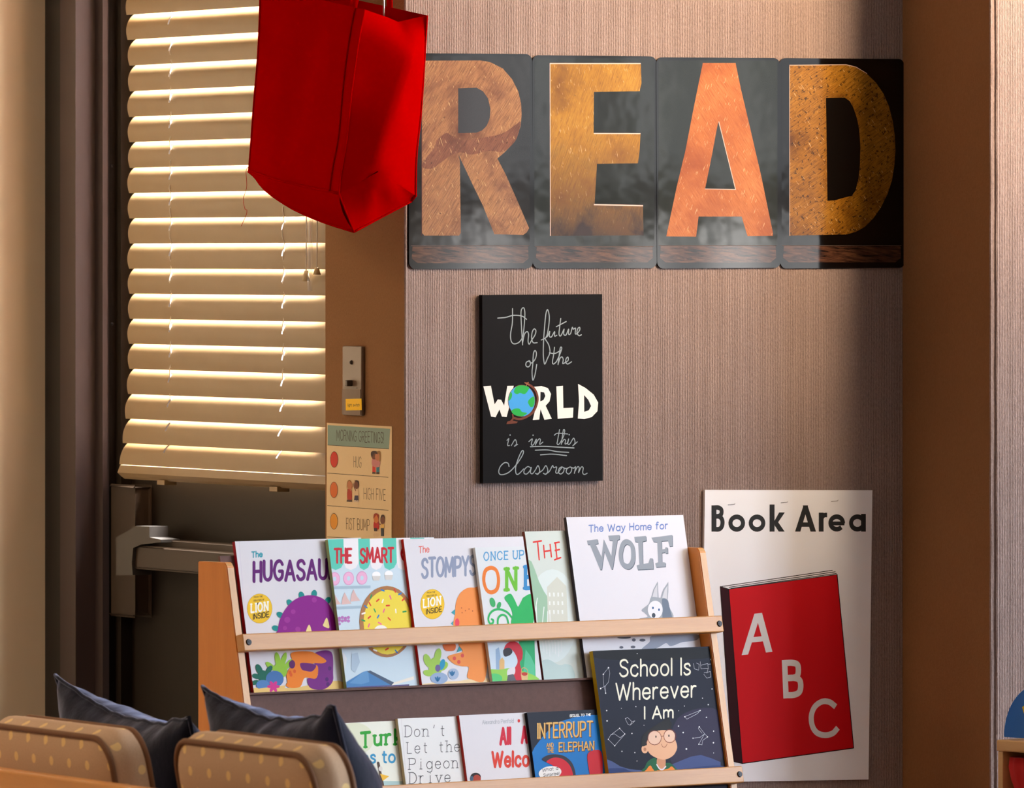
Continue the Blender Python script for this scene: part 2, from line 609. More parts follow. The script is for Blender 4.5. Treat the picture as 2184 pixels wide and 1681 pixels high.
class Art:
    """collects flat coloured shapes in the local plane of a frame; z rises a hair per layer"""
    DZ = 1.2e-5

    def __init__(s, fr, z0=1e-4):
        s.fr = fr
        s.v, s.f, s.fm, s.mats = [], [], [], []
        s.z = z0
        s.zm = (0, 0, 1.0)
        s.pxm = 12.0 / FPX

    def zoom(s, ox, oy, sc):
        s.zm = (ox, oy, sc)
        return s

    def P(s, p):
        ox, oy, sc = s.zm
        return s.fr.px(ox + p[0] / sc, oy + p[1] / sc)

    def mi(s, c):
        m = c if isinstance(c, bpy.types.Material) else INK(c)
        if m not in s.mats:
            s.mats.append(m)
        return s.mats.index(m)

    def _face(s, pts, z, mi):
        b = len(s.v)
        s.v += [(p[0], p[1], z) for p in pts]
        s.f.append(tuple(range(b, b + len(pts))))
        s.fm.append(mi)

    def poly_l(s, pts, c, keep=False):
        a = sum(pts[i][0] * pts[(i + 1) % len(pts)][1] - pts[(i + 1) % len(pts)][0] * pts[i][1] for i in range(len(pts)))
        if a < 0:
            pts = pts[::-1]
        s._face(pts, s.z, s.mi(c))
        if not keep:
            s.z += s.DZ

    def poly(s, pts, c, sm=False, keep=False):
        if isinstance(pts, str):
            pts = [tuple(float(v) for v in p.split(',')) for p in pts.split()]
        if sm:
            pts = smooth_pts(pts, True, 5)
        s.poly_l([s.P(p) for p in pts], c, keep)

    def ell(s, cx, cy, rx, ry, c, rot=0, n=28, keep=False, a0=0, a1=360):
        ca, sa = math.cos(math.radians(rot)), math.sin(math.radians(rot))
        pts = []
        full = (a1 - a0) >= 360
        for k in range(n if full else n + 1):
            t = math.radians(a0 + (a1 - a0) * k / n)
            x, y = rx * math.cos(t), ry * math.sin(t)
            pts.append((cx + x * ca - y * sa, cy + x * sa + y * ca))
        s.poly(pts, c, keep=keep)

    def ribbon_l(s, pts, w, c, cap='round', closed=False):
        """pts local metres"""
        mi = s.mi(c)
        P = []
        for p in pts:
            if not P or (abs(p[0] - P[-1][0]) + abs(p[1] - P[-1][1])) > 1e-6:
                P.append(p)
        if closed and len(P) > 2 and abs(P[0][0] - P[-1][0]) + abs(P[0][1] - P[-1][1]) < 1e-6:
            P.pop()
        if len(P) < 2:
            return
        h = w / 2
        n = len(P)
        segs = n if closed else n - 1
        dirs = []
        for i in range(segs):
            a, b = P[i], P[(i + 1) % n]
            L = math.hypot(b[0] - a[0], b[1] - a[1])
            dirs.append(((b[0] - a[0]) / L, (b[1] - a[1]) / L))
        if not closed:           # split at sharp corners
            for i in range(1, n - 1):
                d0, d1 = dirs[i - 1], dirs[i]
                if d0[0] * d1[0] + d0[1] * d1[1] < 0.35:
                    z0 = s.z
                    A, B = list(P[:i + 1]), list(P[i:])
                    if cap == 'butt':
                        A[-1] = (A[-1][0] + d0[0] * h, A[-1][1] + d0[1] * h)
                        dot = d0[0] * d1[0] + d0[1] * d1[1]
                        if dot < -0.2:     # acute apex: trim the spike
                            A[-1] = P[i]
                    s.ribbon_l(A, w, c, cap)
                    s.z += 2e-6
                    s.ribbon_l(B, w, c, cap)
                    s.z = max(s.z, z0)
                    return
        L, R = [], []
        for i in range(n):
            d0 = dirs[(i - 1) % segs] if (closed or i > 0) else dirs[0]
            d1 = dirs[i % segs] if (closed or i < n - 1) else dirs[-1]
            nx, ny = -(d0[1] + d1[1]), d0[0] + d1[0]
            q = math.hypot(nx, ny) or 1
            nx, ny = nx / q, ny / q
            k = max(0.55, nx * -d1[1] + ny * d1[0])
            L.append((P[i][0] + nx * h / k, P[i][1] + ny * h / k))
            R.append((P[i][0] - nx * h / k, P[i][1] - ny * h / k))
        z = s.z
        for i in range(segs):
            j = (i + 1) % n
            zz = z + i * 2.5e-7
            b = len(s.v)
            s.v += [(R[i][0], R[i][1], zz), (R[j][0], R[j][1], zz), (L[j][0], L[j][1], zz), (L[i][0], L[i][1], zz)]
            s.f.append((b, b + 1, b + 2, b + 3))
            s.fm.append(mi)
        if cap == 'round' and not closed:
            for (p, d) in ((P[0], (-dirs[0][0], -dirs[0][1])), (P[-1], dirs[-1])):
                a0 = math.atan2(d[1], d[0]) - math.pi / 2
                s._face([(p[0] + h * math.cos(a0 + math.pi * k / 6), p[1] + h * math.sin(a0 + math.pi * k / 6)) for k in range(7)], z, mi)

    def line(s, pts, w, c, sm=False, closed=False, cap='round', keep=False):
        """pts in zoom px, w in zoom px"""
        if isinstance(pts, str):
            pts = [tuple(float(v) for v in p.split(',')) for p in pts.split()]
        if sm:
            pts = smooth_pts(pts, closed, 5)
        s.ribbon_l([s.P(p) for p in pts], w / s.zm[2] * s.pxm, c, cap, closed)
        if not keep:
            s.z += s.DZ

    def text(s, txt, x0, y0, x1, y1, h, w, c, up=None, serif=0.0, cap='round', gap=2.2, space=4.5, jit=0.0, seed=1, colors=None, mono=0):
        """fit txt between baseline points (zoom px); h cap height, w stroke (zoom px)"""
        rnd = random.Random(seed)
        g = gap + (serif * 1.2 if serif else 0)
        pos, x = [], 0.0
        for i, ch in enumerate(txt):
            if ch == ' ':
                x += (mono or space)
                continue
            st, a, b = G[ch]
            if mono:
                pos.append((ch, x + (mono - (b - a)) / 2 - a))
                x += mono
            else:
                pos.append((ch, x - a))
                x += (b - a) + g
        tot = x - g if not mono else x
        if up is None:
            up = (0.0, -1.0)
        L_ = math.hypot(x1 - x0, y1 - y0)
        bx, by = (x1 - x0) / L_, (y1 - y0) / L_
        # strokes are centre lines: keep the inked outline inside the given box
        hw = min(w / 2, L_ * 0.3) if not mono else 0
        x0, y0, x1, y1 = x0 + bx * hw + up[0] * hw, y0 + by * hw + up[1] * hw, x1 - bx * hw + up[0] * hw, y1 - by * hw + up[1] * hw
        h0, h = h, h - 2 * hw
        tot = max(tot, 1e-6)
        ux, uy = (x1 - x0) / tot, (y1 - y0) / tot
        vx, vy = up[0] * h / 10, up[1] * h / 10
        zs = s.z
        zmax = zs
        wl = w / s.zm[2] * s.pxm
        for gi, (ch, ox) in enumerate(pos):
            s.z = zs
            dy = rnd.uniform(-jit, jit)
            col = colors[gi % len(colors)] if colors else c
            if cap == 'butt' and ch == 'A':          # flat-topped bold A from three bars
                e = hw * 10 / h                       # half stroke in glyph units (vertical)
                ex = hw / math.hypot(ux, uy)          # and horizontally
                T_ = lambda gx, gy: s.P((x0 + (ox + gx) * ux + gy * vx, y0 + (ox + gx) * uy + gy * vy))
                tw, tf = ex * 2.15, ex * 1.25
                for sg in (-1, 1):
                    xo = -ex if sg < 0 else 7 + ex
                    s.poly_l([T_(xo, -e), T_(xo - sg * tw, -e), T_(3.5 + sg * tf - sg * tw, 10 + e), T_(3.5 + sg * tf, 10 + e)], col)
                s.poly_l([T_(1.2, 2.6 - e * .1), T_(5.8, 2.6 - e * .1), T_(5.2, 2.6 + e * 1.6), T_(1.8, 2.6 + e * 1.6)], col)
                continue
            for k, pts in G[ch][0]:
                if cap == 'butt' and k == 'l':        # run straight stems out to the cap height and baseline
                    e = hw * 10 / h
                    pts = list(pts)
                    for a_, b_ in ((0, 1), (-1, -2)):
                        dx_, dy_ = pts[a_][0] - pts[b_][0], pts[a_][1] - pts[b_][1]
                        if abs(dy_) > 0.4 * abs(dx_) and (abs(pts[a_][1]) < 0.01 or pts[a_][1] > 6.5):
                            f_ = e / abs(dy_)
                            pts[a_] = (pts[a_][0] + dx_ * f_, pts[a_][1] + dy_ * f_)
                q = pts
                if k == '~':
                    q = smooth_pts(pts, False, 5)
                elif k == 'o':
                    q = smooth_pts(pts, True, 5)
                loc = [s.P((x0 + (ox + p[0]) * ux + (p[1] + dy) * vx, y0 + (ox + p[0]) * uy + (p[1] + dy) * vy)) for p in q]
                s.ribbon_l(loc, wl, col, cap, k == 'o')
                s.z += s.DZ
            if serif:
                for sx, sy in SERIF.get(ch, []):
                    q = [(ox + sx - serif, sy), (ox + sx + serif, sy)]
                    loc = [s.P((x0 + p[0] * ux + (p[1] + dy) * vx, y0 + p[0] * uy + (p[1] + dy) * vy)) for p in q]
                    s.ribbon_l(loc, wl * (0.8 if mono else 0.75), col, 'butt' if cap == 'butt' else cap)
                    s.z += s.DZ
            zmax = max(zmax, s.z)
        s.z = zmax

    def add_to(s, verts, faces, fm, mats):
        """append to existing lists, returning combined mesh data"""
        b = len(verts)
        mb = len(mats)
        return verts + s.v, faces + [tuple(i + b for i in f) for f in s.f], fm + [i + mb for i in s.fm], mats + s.mats


def clip_half(pts, nx, ny, d):
    """keep nx*x+ny*y<=d"""
    out = []
    for i in range(len(pts)):
        a, b = pts[i], pts[(i + 1) % len(pts)]
        fa, fb = nx * a[0] + ny * a[1] - d, nx * b[0] + ny * b[1] - d
        if fa <= 0:
            out.append(a)
        if fa * fb < 0:
            t = fa / (fa - fb)
            out.append((a[0] + (b[0] - a[0]) * t, a[1] + (b[1] - a[1]) * t))
    return out


def clip_rect(art, x0, x1, y0, y1):
    """cut every printed shape to the sheet it is printed on"""
    nv, nf, nm = [], [], []
    for f, m in zip(art.f, art.fm):
        z = art.v[f[0]][2]
        pts = [(art.v[i][0], art.v[i][1]) for i in f]
        if all(x0 <= p[0] <= x1 and y0 <= p[1] <= y1 for p in pts):
            q = pts
        else:
            q = pts
            for h in ((-1, 0, -x0), (1, 0, x1), (0, -1, -y0), (0, 1, y1)):
                if q:
                    q = clip_half(q, *h)
        if len(q) >= 3:
            b = len(nv)
            nv += [(p[0], p[1], z) for p in q]
            nf.append(tuple(range(b, b + len(q))))
            nm.append(m)
    art.v, art.f, art.fm = nv, nf, nm


def box_data(x0, x1, y0, y1, z0, z1):
    v = [(x0, y0, z0), (x1, y0, z0), (x1, y1, z0), (x0, y1, z0), (x0, y0, z1), (x1, y0, z1), (x1, y1, z1), (x0, y1, z1)]
    f = [(0, 3, 2, 1), (4, 5, 6, 7), (0, 1, 5, 4), (1, 2, 6, 5), (2, 3, 7, 6), (3, 0, 4, 7)]
    return v, f


def rrect(x0, x1, y0, y1, r, n=6):
    pts = []
    for cx, cy, a in ((x1 - r, y1 - r, 0), (x0 + r, y1 - r, 90), (x0 + r, y0 + r, 180), (x1 - r, y0 + r, 270)):
        for k in range(n + 1):
            t = math.radians(a + 90 * k / n)
            pts.append((cx + r * math.cos(t), cy + r * math.sin(t)))
    return pts


# ================================================================== THE ROOM
def prism_y(bm, poly, y0, y1, mi=0):
    """poly in local (x, z), extruded along local y"""
    a = [bm.verts.new((p[0], y0, p[1])) for p in poly]
    b = [bm.verts.new((p[0], y1, p[1])) for p in poly]
    fs = [bm.faces.new(a), bm.faces.new(b[::-1])]
    n = len(poly)
    for i in range(n):
        fs.append(bm.faces.new((a[i], b[i], b[(i + 1) % n], a[(i + 1) % n])))
    for f in fs:
        f.material_index = mi


FLOOR = NT('floor_carpet')
FLOOR.color(FLOOR.mix(FLOOR.noise(120, None, 3), (92, 84, 84), (126, 114, 108)))
FLOOR = FLOOR.set(Roughness=0.95)
CEILMAT = M('ceiling_tile', (222, 216, 204), 0.8)
ROOMWALL = M('room_wall_paint', (176, 150, 120), 0.75)


def rbox(name, u0, u1, z0, z1, w0, w1, mat):
    return struct(box(name, RF, u0, u1, z0, z1, w0, w1, mat))


rbox('floor', UL, UR + 0.2, -0.1, 0, S96 - 0.15, WF, FLOOR)
# ceiling over the room only (the space behind the door is outdoors)
bm = bmesh.new()
bm_box(bm, UL, 0.15, CEIL, CEIL + 0.1, S96 - 0.15, 0)
bm_box(bm, UL, UR + 0.2, CEIL, CEIL + 0.1, 0, WF)
o = struct(bm_obj('ceiling', bm, None, CEILMAT))
o.matrix_world = RF.mat()

# READ wall: ribbed carpet skin on a core
bm = bmesh.new()
bm_box(bm, 0.0, U1, 0, CEIL, -0.003, 0)
bm_box(bm, 0.15, U1, 0, CEIL, -0.15, -0.0031)
o = struct(bm_obj('wall_back', bm, None, CARPET))
o.matrix_world = RF.mat()

# strip of felt wall between READ wall and door, lintel and far pier
S133 = side_px(133)[0]
bm = bmesh.new()
bm_box(bm, 0, 0.148, 0, CEIL, S694, -0.0035)
bm_box(bm, 0, 0.148, 2.5, CEIL, S133, S694)
o = struct(bm_obj('wall_side', bm, None, FELT))
o.matrix_world = RF.mat()
rbox('recess_shade_strip', 0, 0.148, 0, CEIL, S96 + 0.0003, S133 - 0.0003, M('dark_recess_shade', (26, 20, 17), 0.6))  # dark colour stands in for the shadowed recess beside the frame
# carpet edge seams
for nm, x, w, r in (('trim_1', 0.0, 0.0, 0.0022), ('trim_2', U1 + 0.001, BLK + 0.001, 0.0026), ('trim_3', U1 + 0.011, BLK + 0.001, 0.0028)):
    bm = bmesh.new()
    bm_tube(bm, [(x + 0.0004 * math.sin(k * 1.7), k * 0.05, w + 0.0003 * math.sin(k * 2.3)) for k in range(int(CEIL / 0.05))], r, 8)
    o = struct(bm_obj(nm, bm, None, CARPET, True))
    o.matrix_world = RF.mat()

# block stepping forward on the right
bm = bmesh.new()
bm_box(bm, U1, UR, 0, CEIL, -0.15, BLK)
bm.faces.ensure_lookup_table()
for f in bm.faces:
    f.material_index = 1 if f.normal.x < -0.5 else 0
o = struct(bm_obj('wall_right', bm, None, [CARPET, FELT]))
o.matrix_world = RF.mat()

rbox('wall_left', UL, 0.148, 0, CEIL, S96 - 0.15, S96, CREAM)
rbox('wall_far_left', UL - 0.15, UL, 0, CEIL, S96 - 0.15, WF, ROOMWALL)
rbox('wall_front', UL - 0.15, UR + 0.2, 0, CEIL, WF, WF + 0.15, ROOMWALL)
# window wall
bm = bmesh.new()
edges = [BLK] + [v for a in WINS for v in a] + [WF]
bm_box(bm, UR, UR + 0.2, 0, WZ0, BLK, WF)
bm_box(bm, UR, UR + 0.2, WZ1, CEIL, BLK, WF)
for i in range(0, len(edges), 2):
    bm_box(bm, UR, UR + 0.2, WZ0, WZ1, edges[i], edges[i + 1])
o = struct(bm_obj('wall_windows', bm, None, ROOMWALL))
o.matrix_world = RF.mat()

GLASS = bpy.data.materials.new('clear_window_glass')
GLASS.use_nodes = True
_n = GLASS.node_tree
_n.nodes.clear()
_o = _n.nodes.new('ShaderNodeOutputMaterial')
_mx = _n.nodes.new('ShaderNodeMixShader')
_tr = _n.nodes.new('ShaderNodeBsdfTransparent')
_gl = _n.nodes.new('ShaderNodeBsdfGlossy')
_gl.inputs['Roughness'].default_value = 0.02
_mx.inputs[0].default_value = 0.06
_n.links.new(_tr.outputs[0], _mx.inputs[1])
_n.links.new(_gl.outputs[0], _mx.inputs[2])
_n.links.new(_mx.outputs[0], _o.inputs[0])

for i, (a, c) in enumerate(WINS):
    bm = bmesh.new()
    for (y0, y1, w0, w1) in ((WZ0, WZ0 + 0.05, a, c), (WZ1 - 0.05, WZ1, a, c), (WZ0, WZ1, a, a + 0.05), (WZ0, WZ1, c - 0.05, c),
                             (WZ0, WZ1, (a + c) / 2 - 0.03, (a + c) / 2 + 0.03), (WZT - 0.05, WZT + 0.05, a, c)):
        bm_box(bm, UR + 0.02, UR + 0.08, y0, y1, w0, w1)
    fr = bm_obj('window_%d' % (i + 1), bm, None, WHITEPAINT)
    fr.matrix_world = RF.mat()
    struct(fr)
    box('window_glass', None, UR + 0.045, UR + 0.049, WZ0, WZ1, a, c, GLASS, fr)

LAMPGLOW = bpy.data.materials.new('lamp_diffuser')
LAMPGLOW.use_nodes = True
_e = LAMPGLOW.node_tree.nodes['Principled BSDF']
_e.inputs['Emission Color'].default_value = (1.0, 0.8, 0.55, 1)
_e.inputs['Emission Strength'].default_value = 3.0
for (u, w, sx, sy, p, lc) in LAMPS:
    t = bare('ceiling_light', RF.mat() @ Matrix.Translation((u, CEIL, w)))
    bm = bmesh.new()
    for (x0, x1, z0, z1) in ((-sx / 2 - .03, -sx / 2, -sy / 2 - .03, sy / 2 + .03), (sx / 2, sx / 2 + .03, -sy / 2 - .03, sy / 2 + .03),
                             (-sx / 2, sx / 2, -sy / 2 - .03, -sy / 2), (-sx / 2, sx / 2, sy / 2, sy / 2 + .03)):
        bm_box(bm, x0, x1, -0.05, -0.0005, z0, z1)
    bm_obj('frame', bm, t, WHITEPAINT)
    bm = bmesh.new()
    bm_box(bm, -sx / 2, sx / 2, -0.04, -0.0005, -sy / 2, sy / 2)
    bm_obj('diffuser', bm, t, LAMPGLOW)


t = bare('added_spot_fixture', Matrix.Translation(V3((SPOT.x, SPOT.y, CEIL))))  # made-up fixture for the added spot lamp, out of view
_ax = (SPOT_AIM - SPOT).normalized()
_s0 = SPOT - V3((SPOT.x, SPOT.y, CEIL)) - _ax * 0.20
bm = bmesh.new()
bm_tube(bm, [(0, 0, -0.0005), (0, 0, -0.02), _s0], 0.012, 10)
bm_obj('arm', bm, t, WHITEPAINT, True)
bm = bmesh.new()
bm_tube(bm, [_s0 - _ax * 0.06, _s0 - _ax * 0.05, _s0 + _ax * 0.03], [0.03, 0.06, 0.075], 20)
bm_obj('lamp_head', bm, t, WHITEPAINT, True)

# ------------------------------------------------------------------ door frame and door
def solve_d(x, px, zpx=550):
    """recess depth (into the wall) at which the line x lands on pixel column px"""
    b = SIDE.w(x, 0, 0)
    t = (px - PW / 2) / FPX
    return (t * (b.y - CAM.y) - b.x) / (-SIDE.N.x + t * SIDE.N.y)


x165 = side_px(166)[0]
d203 = solve_d(x165, 203)
x219 = side_px(219, 550, -d203)[0]
d230 = solve_d(x219, 229.5)
DH = 2.5
bm = bmesh.new()
prism_y(bm, [(S133, 0.004), (x165, 0.004), (x165, -d203), (x219, -d203), (x219, -0.14), (S133, -0.14)], 0, DH)
# head and hidden hinge jamb
bm_box(bm, S694, x219, DH - 0.05, DH, -0.14, -d203)
o = struct(bm_obj('trim_4', bm, None, FRAMEPAINT))
o.matrix_world = SIDE.mat()

xl = x219 + 0.004
d247 = solve_d(xl, 247)
x258 = side_px(258, 550, -d247)[0]
d281 = solve_d(x258, 282)
DF = d281                       # depth of the main door face
XR = S694 - 0.004                # hinge side of the leaf, hidden behind the strip
door = bare('door_1', SIDE.mat())
x312 = side_px(314, 550, -DF)[0]
zL0 = SIDE.px(330, 968, -DF)[1]
bm = bmesh.new()
prism_y(bm, [(xl, -d230 - 0.001), (xl, -d247), (x258, -d247), (x258, -DF), (x312, -DF), (x312, -DF - 0.045), (xl, -DF - 0.045)], 0.01, DH - 0.055)
bm_box(bm, XR, x312, 0.01, zL0, -DF - 0.045, -DF)
bm_box(bm, XR, x312, 2.36, DH - 0.055, -DF - 0.045, -DF)
bm_box(bm, XR, XR - 0.10, zL0, 2.36, -DF - 0.045, -DF)
bm_obj('door_leaf', bm, door, DOORPAINT)
bm = bmesh.new()
bm_box(bm, XR - 0.10, x312, zL0, 2.36, -DF - 0.026, -DF - 0.022)
bm_obj('window_glass', bm, door, GLASS)
# screws in the stile
for py in (354, 691):
    P = hit(239, py, SIDE.w(xl, 0, 0), SIDE.U)
    l = SIDE.loc(P)
    bm = bmesh.new()
    bmesh.ops.create_uvsphere(bm, u_segments=10, v_segments=6, radius=0.0028, matrix=Matrix.Translation((xl, l[1], l[2])))
    bm_obj('screw', bm, door, BLACKISH, True)
# exit device
ex = bpy.data.objects.new('exit_device', None)
COL.objects.link(ex)
ex.parent = door
HO = -DF + 0.030
hx0, hz1 = SIDE.px(239, 1037, HO)
hx1, hz0 = SIDE.px(286, 1313, HO)
bm = bmesh.new()
bm_box(bm, hx1, hx0, hz0, hz1, -DF + 0.0005, HO, 0.004)
bm_obj('latch_housing', bm, ex, DEVICE)
BO = HO + 0.034
pts = [SIDE.px(a, b, BO) for a, b in ((247, 1147), (290, 1122), (318, 1123), (319, 1146), (343, 1151), (343, 1157), (302, 1161), (284, 1169), (281, 1200), (283, 1227), (248, 1227))]
bm = bmesh.new()
bm_prism(bm, pts, HO + 0.0005, BO)
bm_obj('end_bracket', bm, ex, DEVGREY)
b1 = SIDE.px(285, 1166, BO - 0.006)
b0 = SIDE.px(285, 1209, BO - 0.006)
bm = bmesh.new()
bm_box(bm, XR - 0.06, b1[0], b0[1], b1[1], HO - 0.002, BO - 0.006, 0.003)
bm_box(bm, XR - 0.06, b1[0] + 0.01, b1[1] + 0.001, b1[1] + 0.012, HO - 0.01, BO - 0.02, 0.002)
bm_obj('push_bar', bm, ex, DEVICE)

# ------------------------------------------------------------------ window blind
SLAT = NT('blind_slat')
SLAT.color(SLAT.mix(SLAT.noise(20), (134, 107, 70), (142, 116, 78)))
SLAT.set(Roughness=0.5)
_tn = SLAT.n.new('ShaderNodeBsdfTranslucent')
_tn.inputs[0].default_value = lin((225, 205, 170))
_ms = SLAT.n.new('ShaderNodeMixShader')
_ms.inputs[0].default_value = 0.02
SLAT.l.new(SLAT.b.outputs[0], _ms.inputs[1])
SLAT.l.new(_tn.outputs[0], _ms.inputs[2])
SLAT.l.new(_ms.outputs[0], SLAT.n['Material Output'].inputs[0])
SLAT = SLAT.m
CORD = M('white_cord', (232, 222, 206), 0.7)
BO0 = -DF + 0.028
blind = thing('window_blind', 'cream horizontal slat blind hanging over the door window', 'blind', SIDE.mat())
bots = [-24, 30, 83.5, 139, 194, 248.6, 302.7, 357.7, 411.7, 465.7, 519.5, 573.4, 626.8, 680.5, 734, 787.5, 841.5, 894.5, 947]
XB = S694 - 0.004
s1 = side_px(386, 550, BO0)[0]
s2 = side_px(627, 550, BO0)[0]


def slat_mesh(x0, x1, zb, V, oc, sag, slots):
    """curved slat: top edge at out 0, bottom edge at out oc"""
    rows = 14
    prof = []
    for i in range(rows + 1):
        t = i / rows
        # chord plus a circular bow towards the room
        bx, bz = oc * t, -V * t
        L = math.hypot(oc, V)
        nx, nz = V / L, oc / L
        k = 4 * t * (1 - t) * sag
        prof.append((bx + nx * k, V + bz + nz * k))
    cols = [x0] + [v for s in sorted(slots) for v in (s - 0.0035, s + 0.0035)] + [x1]
    v, f = [], []
    th = 0.0009
    for side in (0, 1):
        for (o, z) in prof:
            for x in cols:
                v.append((x, zb + z, o - side * th))
    nc = len(cols)
    nn = (rows + 1) * nc
    hole = lambda r, c: c in (1, 3) and 5 <= r <= 8
    for r in range(rows):
        for c in range(nc - 1):
            if hole(r, c):
                continue
            a = r * nc + c
            f.append((a, a + nc, a + nc + 1, a + 1))
            f.append((nn + a, nn + a + 1, nn + a + nc + 1, nn + a + nc))
    return mesh('slat', v, f, [SLAT], None, True)


ref_x = side_px(298, 550, BO0)[0]
for i, yb in enumerate(bots):
    j = len(bots) - 1 - i
    oc = 0.018 + (0.003 if j == 2 else 0.006 if j == 1 else 0.012 if j == 0 else 0)
    if i < 3:
        oc += 0.003 * (3 - i)
    zb = SIDE.px(298, yb, BO0 + oc)[1]
    me = slat_mesh(ref_x + 0.0015 * math.sin(i * 2.1), XB, zb, 0.0465, oc, 0.0112, [s1, s2])
    o = link('slat', me, blind)
    o.location = (0, 0, BO0)
# bottom slats stacked on the rail
zr = SIDE.px(298, 993, BO0 + 0.036)[1]
o = link('slat', slat_mesh(ref_x, XB, zr, 0.044, 0.036, 0.011, [s1, s2]), blind)
o.location = (0, 0, BO0)
bm = bmesh.new()
zr2 = SIDE.px(298, 1024, BO0 + 0.036)[1]
v = [(0.004, zr + 0.002), (0.036, zr - 0.001), (0.041, zr - 0.013), (0.034, zr2 + 0.004), (0.028, zr2), (0.008, zr2)]
vs = [(x, z, o) for x in (XB, ref_x + 0.003) for (o, z) in v]
n = len(v)
fs = [(i, (i + 1) % n, n + (i + 1) % n, n + i) for i in range(n)] + [tuple(range(n))[::-1], tuple(range(n, 2 * n))]
bm.free()
o = link('bottom_rail', mesh('bottom_rail', vs, fs, [SLAT]), blind)
o.location = (0, 0, BO0)
ztop = SIDE.px(298, -90, BO0)[1]
bm = bmesh.new()
bm_box(bm, XB, ref_x, ztop, ztop + 0.045, BO0 - 0.012, BO0 + 0.03, 0.002)
bm_obj('head_rail', bm, blind, SLAT)
for s in (s1, s2):
    bm = bmesh.new()
    pts = []
    zt = ztop
    k = 0
    while zt > zr2:
        pts.append((s + 0.004 + 0.0012 * math.sin(k * 0.9), zt, BO0 + 0.020 + 0.002 * math.sin(k * 1.9)))
        zt -= 0.011
        k += 1
    bm_tube(bm, pts, 0.0008, 6)
    pts2 = [(p[0] - 0.012, p[1], BO0 + 0.004) for p in pts]
    bm_tube(bm, pts2, 0.0007, 6)
    for yb in bots:      # ladder rungs that loop under each slat
        zb = SIDE.px(298, yb, BO0)[1]
        bm_tube(bm, [(s - 0.008, zb + 0.034, BO0 + 0.013), (s + 0.001, zb + 0.022, BO0 + 0.019), (s + 0.004, zb + 0.004, BO0 + 0.019)], 0.0009, 6)
    bm_obj('ladder_cord', bm, blind, CORD, True)
    bm = bmesh.new()
    bm_box(bm, s - 0.014, s + 0.014, zr2 - 0.006, zr2 + 0.002, BO0 + 0.014, BO0 + 0.036, 0.001)
    bm_obj('cord_button', bm, blind, SLAT)
CLEAR = GLASS.copy()
CLEAR.name = 'clear_wand_plastic'
CLEAR.node_tree.nodes['Mix Shader'].inputs[0].default_value = 0.22
CLEAR.node_tree.nodes['Glossy BSDF'].inputs['Roughness'].default_value = 0.15
wx, wz = SIDE.px(661, 621, BO0 + 0.035)
bm = bmesh.new()
bm_tube(bm, [(wx, wz, BO0 + 0.035), (wx + 0.002, ztop, BO0 + 0.03)], 0.0042, 8)
bm_obj('tilt_wand', bm, blind, CLEAR, True)
TASSEL = M('cord_tassel_plastic', (200, 176, 130), 0.5)
for (px_, yt, yb) in ((653, 577, 600), (676, 570, 586)):
    tx, tz = SIDE.px(px_, yt, BO0 + 0.03)
    _, tb = SIDE.px(px_, yb, BO0 + 0.03)
    bm = bmesh.new()
    bm_tube(bm, [(tx, tz, BO0 + 0.03), (tx, tb, BO0 + 0.03)], [0.003, 0.0062], 10)
    o = bm_obj('cord_tassel', bm, blind, TASSEL, True)
    bm = bmesh.new()
    bm_tube(bm, [(tx, tz, BO0 + 0.03), (tx + 0.001, ztop, BO0 + 0.028)], 0.0009, 6)
    bm_obj('pull_cord', bm, o, CORD, True)

# ------------------------------------------------------------------ light switch on the felt strip
SWPL = M('switch_plate_plastic', (112, 90, 70), 0.4)
SWT = M('switch_toggle_plastic', (70, 56, 46), 0.5)
zsw = (720, 720, 9.3375)


def zp(z, x, y):
    return (z[0] + x / z[2], z[1] + y / z[2])


sa = SIDE.px(*zp(zsw, 165, 165))
sb = SIDE.px(*zp(zsw, 550, 1560))
sw = thing('light_switch', 'narrow tan light switch with a yellow sticker on the brown wall strip', 'light switch',
           SIDE.mat() @ Matrix.Translation(((sa[0] + sb[0]) / 2, (sa[1] + sb[1]) / 2, 0.0002)))
hw, hh = abs(sa[0] - sb[0]) / 2, abs(sa[1] - sb[1]) / 2
bm = bmesh.new()
bm_box(bm, -hw, hw, -hh, hh, 0, 0.0062, 0.002)
bm_obj('plate', bm, sw, SWPL)
bm = bmesh.new()
bm_box(bm, -hw * 0.62, hw * 0.62, hh * -0.21, hh * -0.20, 0.0065, 0.0085)
bm_box(bm, -0.004, 0.004, hh * -0.16, hh * 0.02, 0.0063, 0.016, 0.0015)
bm_obj('toggle', bm, sw, SWT)
bm = bmesh.new()
bmesh.ops.create_uvsphere(bm, u_segments=10, v_segments=6, radius=0.0035, matrix=Matrix.Translation((0, hh * 0.53, 0.0062)))
bm_obj('screw', bm, sw, DEVICE, True)
bm = bmesh.new()
bm_box(bm, -hw * 0.95, hw * 0.95, -hh * 0.97, -hh * 0.24, 0.0063, 0.0072)
bm_obj('paper_cover', bm, sw, M('dull_tape', (112, 88, 66), 0.6))
sfr = Frame(SIDE.w((sa[0] + sb[0]) / 2, (sa[1] + sb[1]) / 2, 0.0002 + 0.0074), SIDE.U, EZ, SIDE.N)
art = Art(sfr, 0.0001)
art.zoom(*zsw)
art.poly('162,1222 478,1216 484,1446 165,1452', (246, 196, 20))
art.text('light switch', 200, 1375, 442, 1372, 62, 9, (60, 44, 10))
me = mesh('sticker', art.v, art.f, art.mats, art.fm)
o = link('sticker', me, sw)
o['label'] = 'yellow printed sticker'
o.matrix_parent_inverse = sw.matrix_world.inverted()
o.matrix_world = sfr.mat()


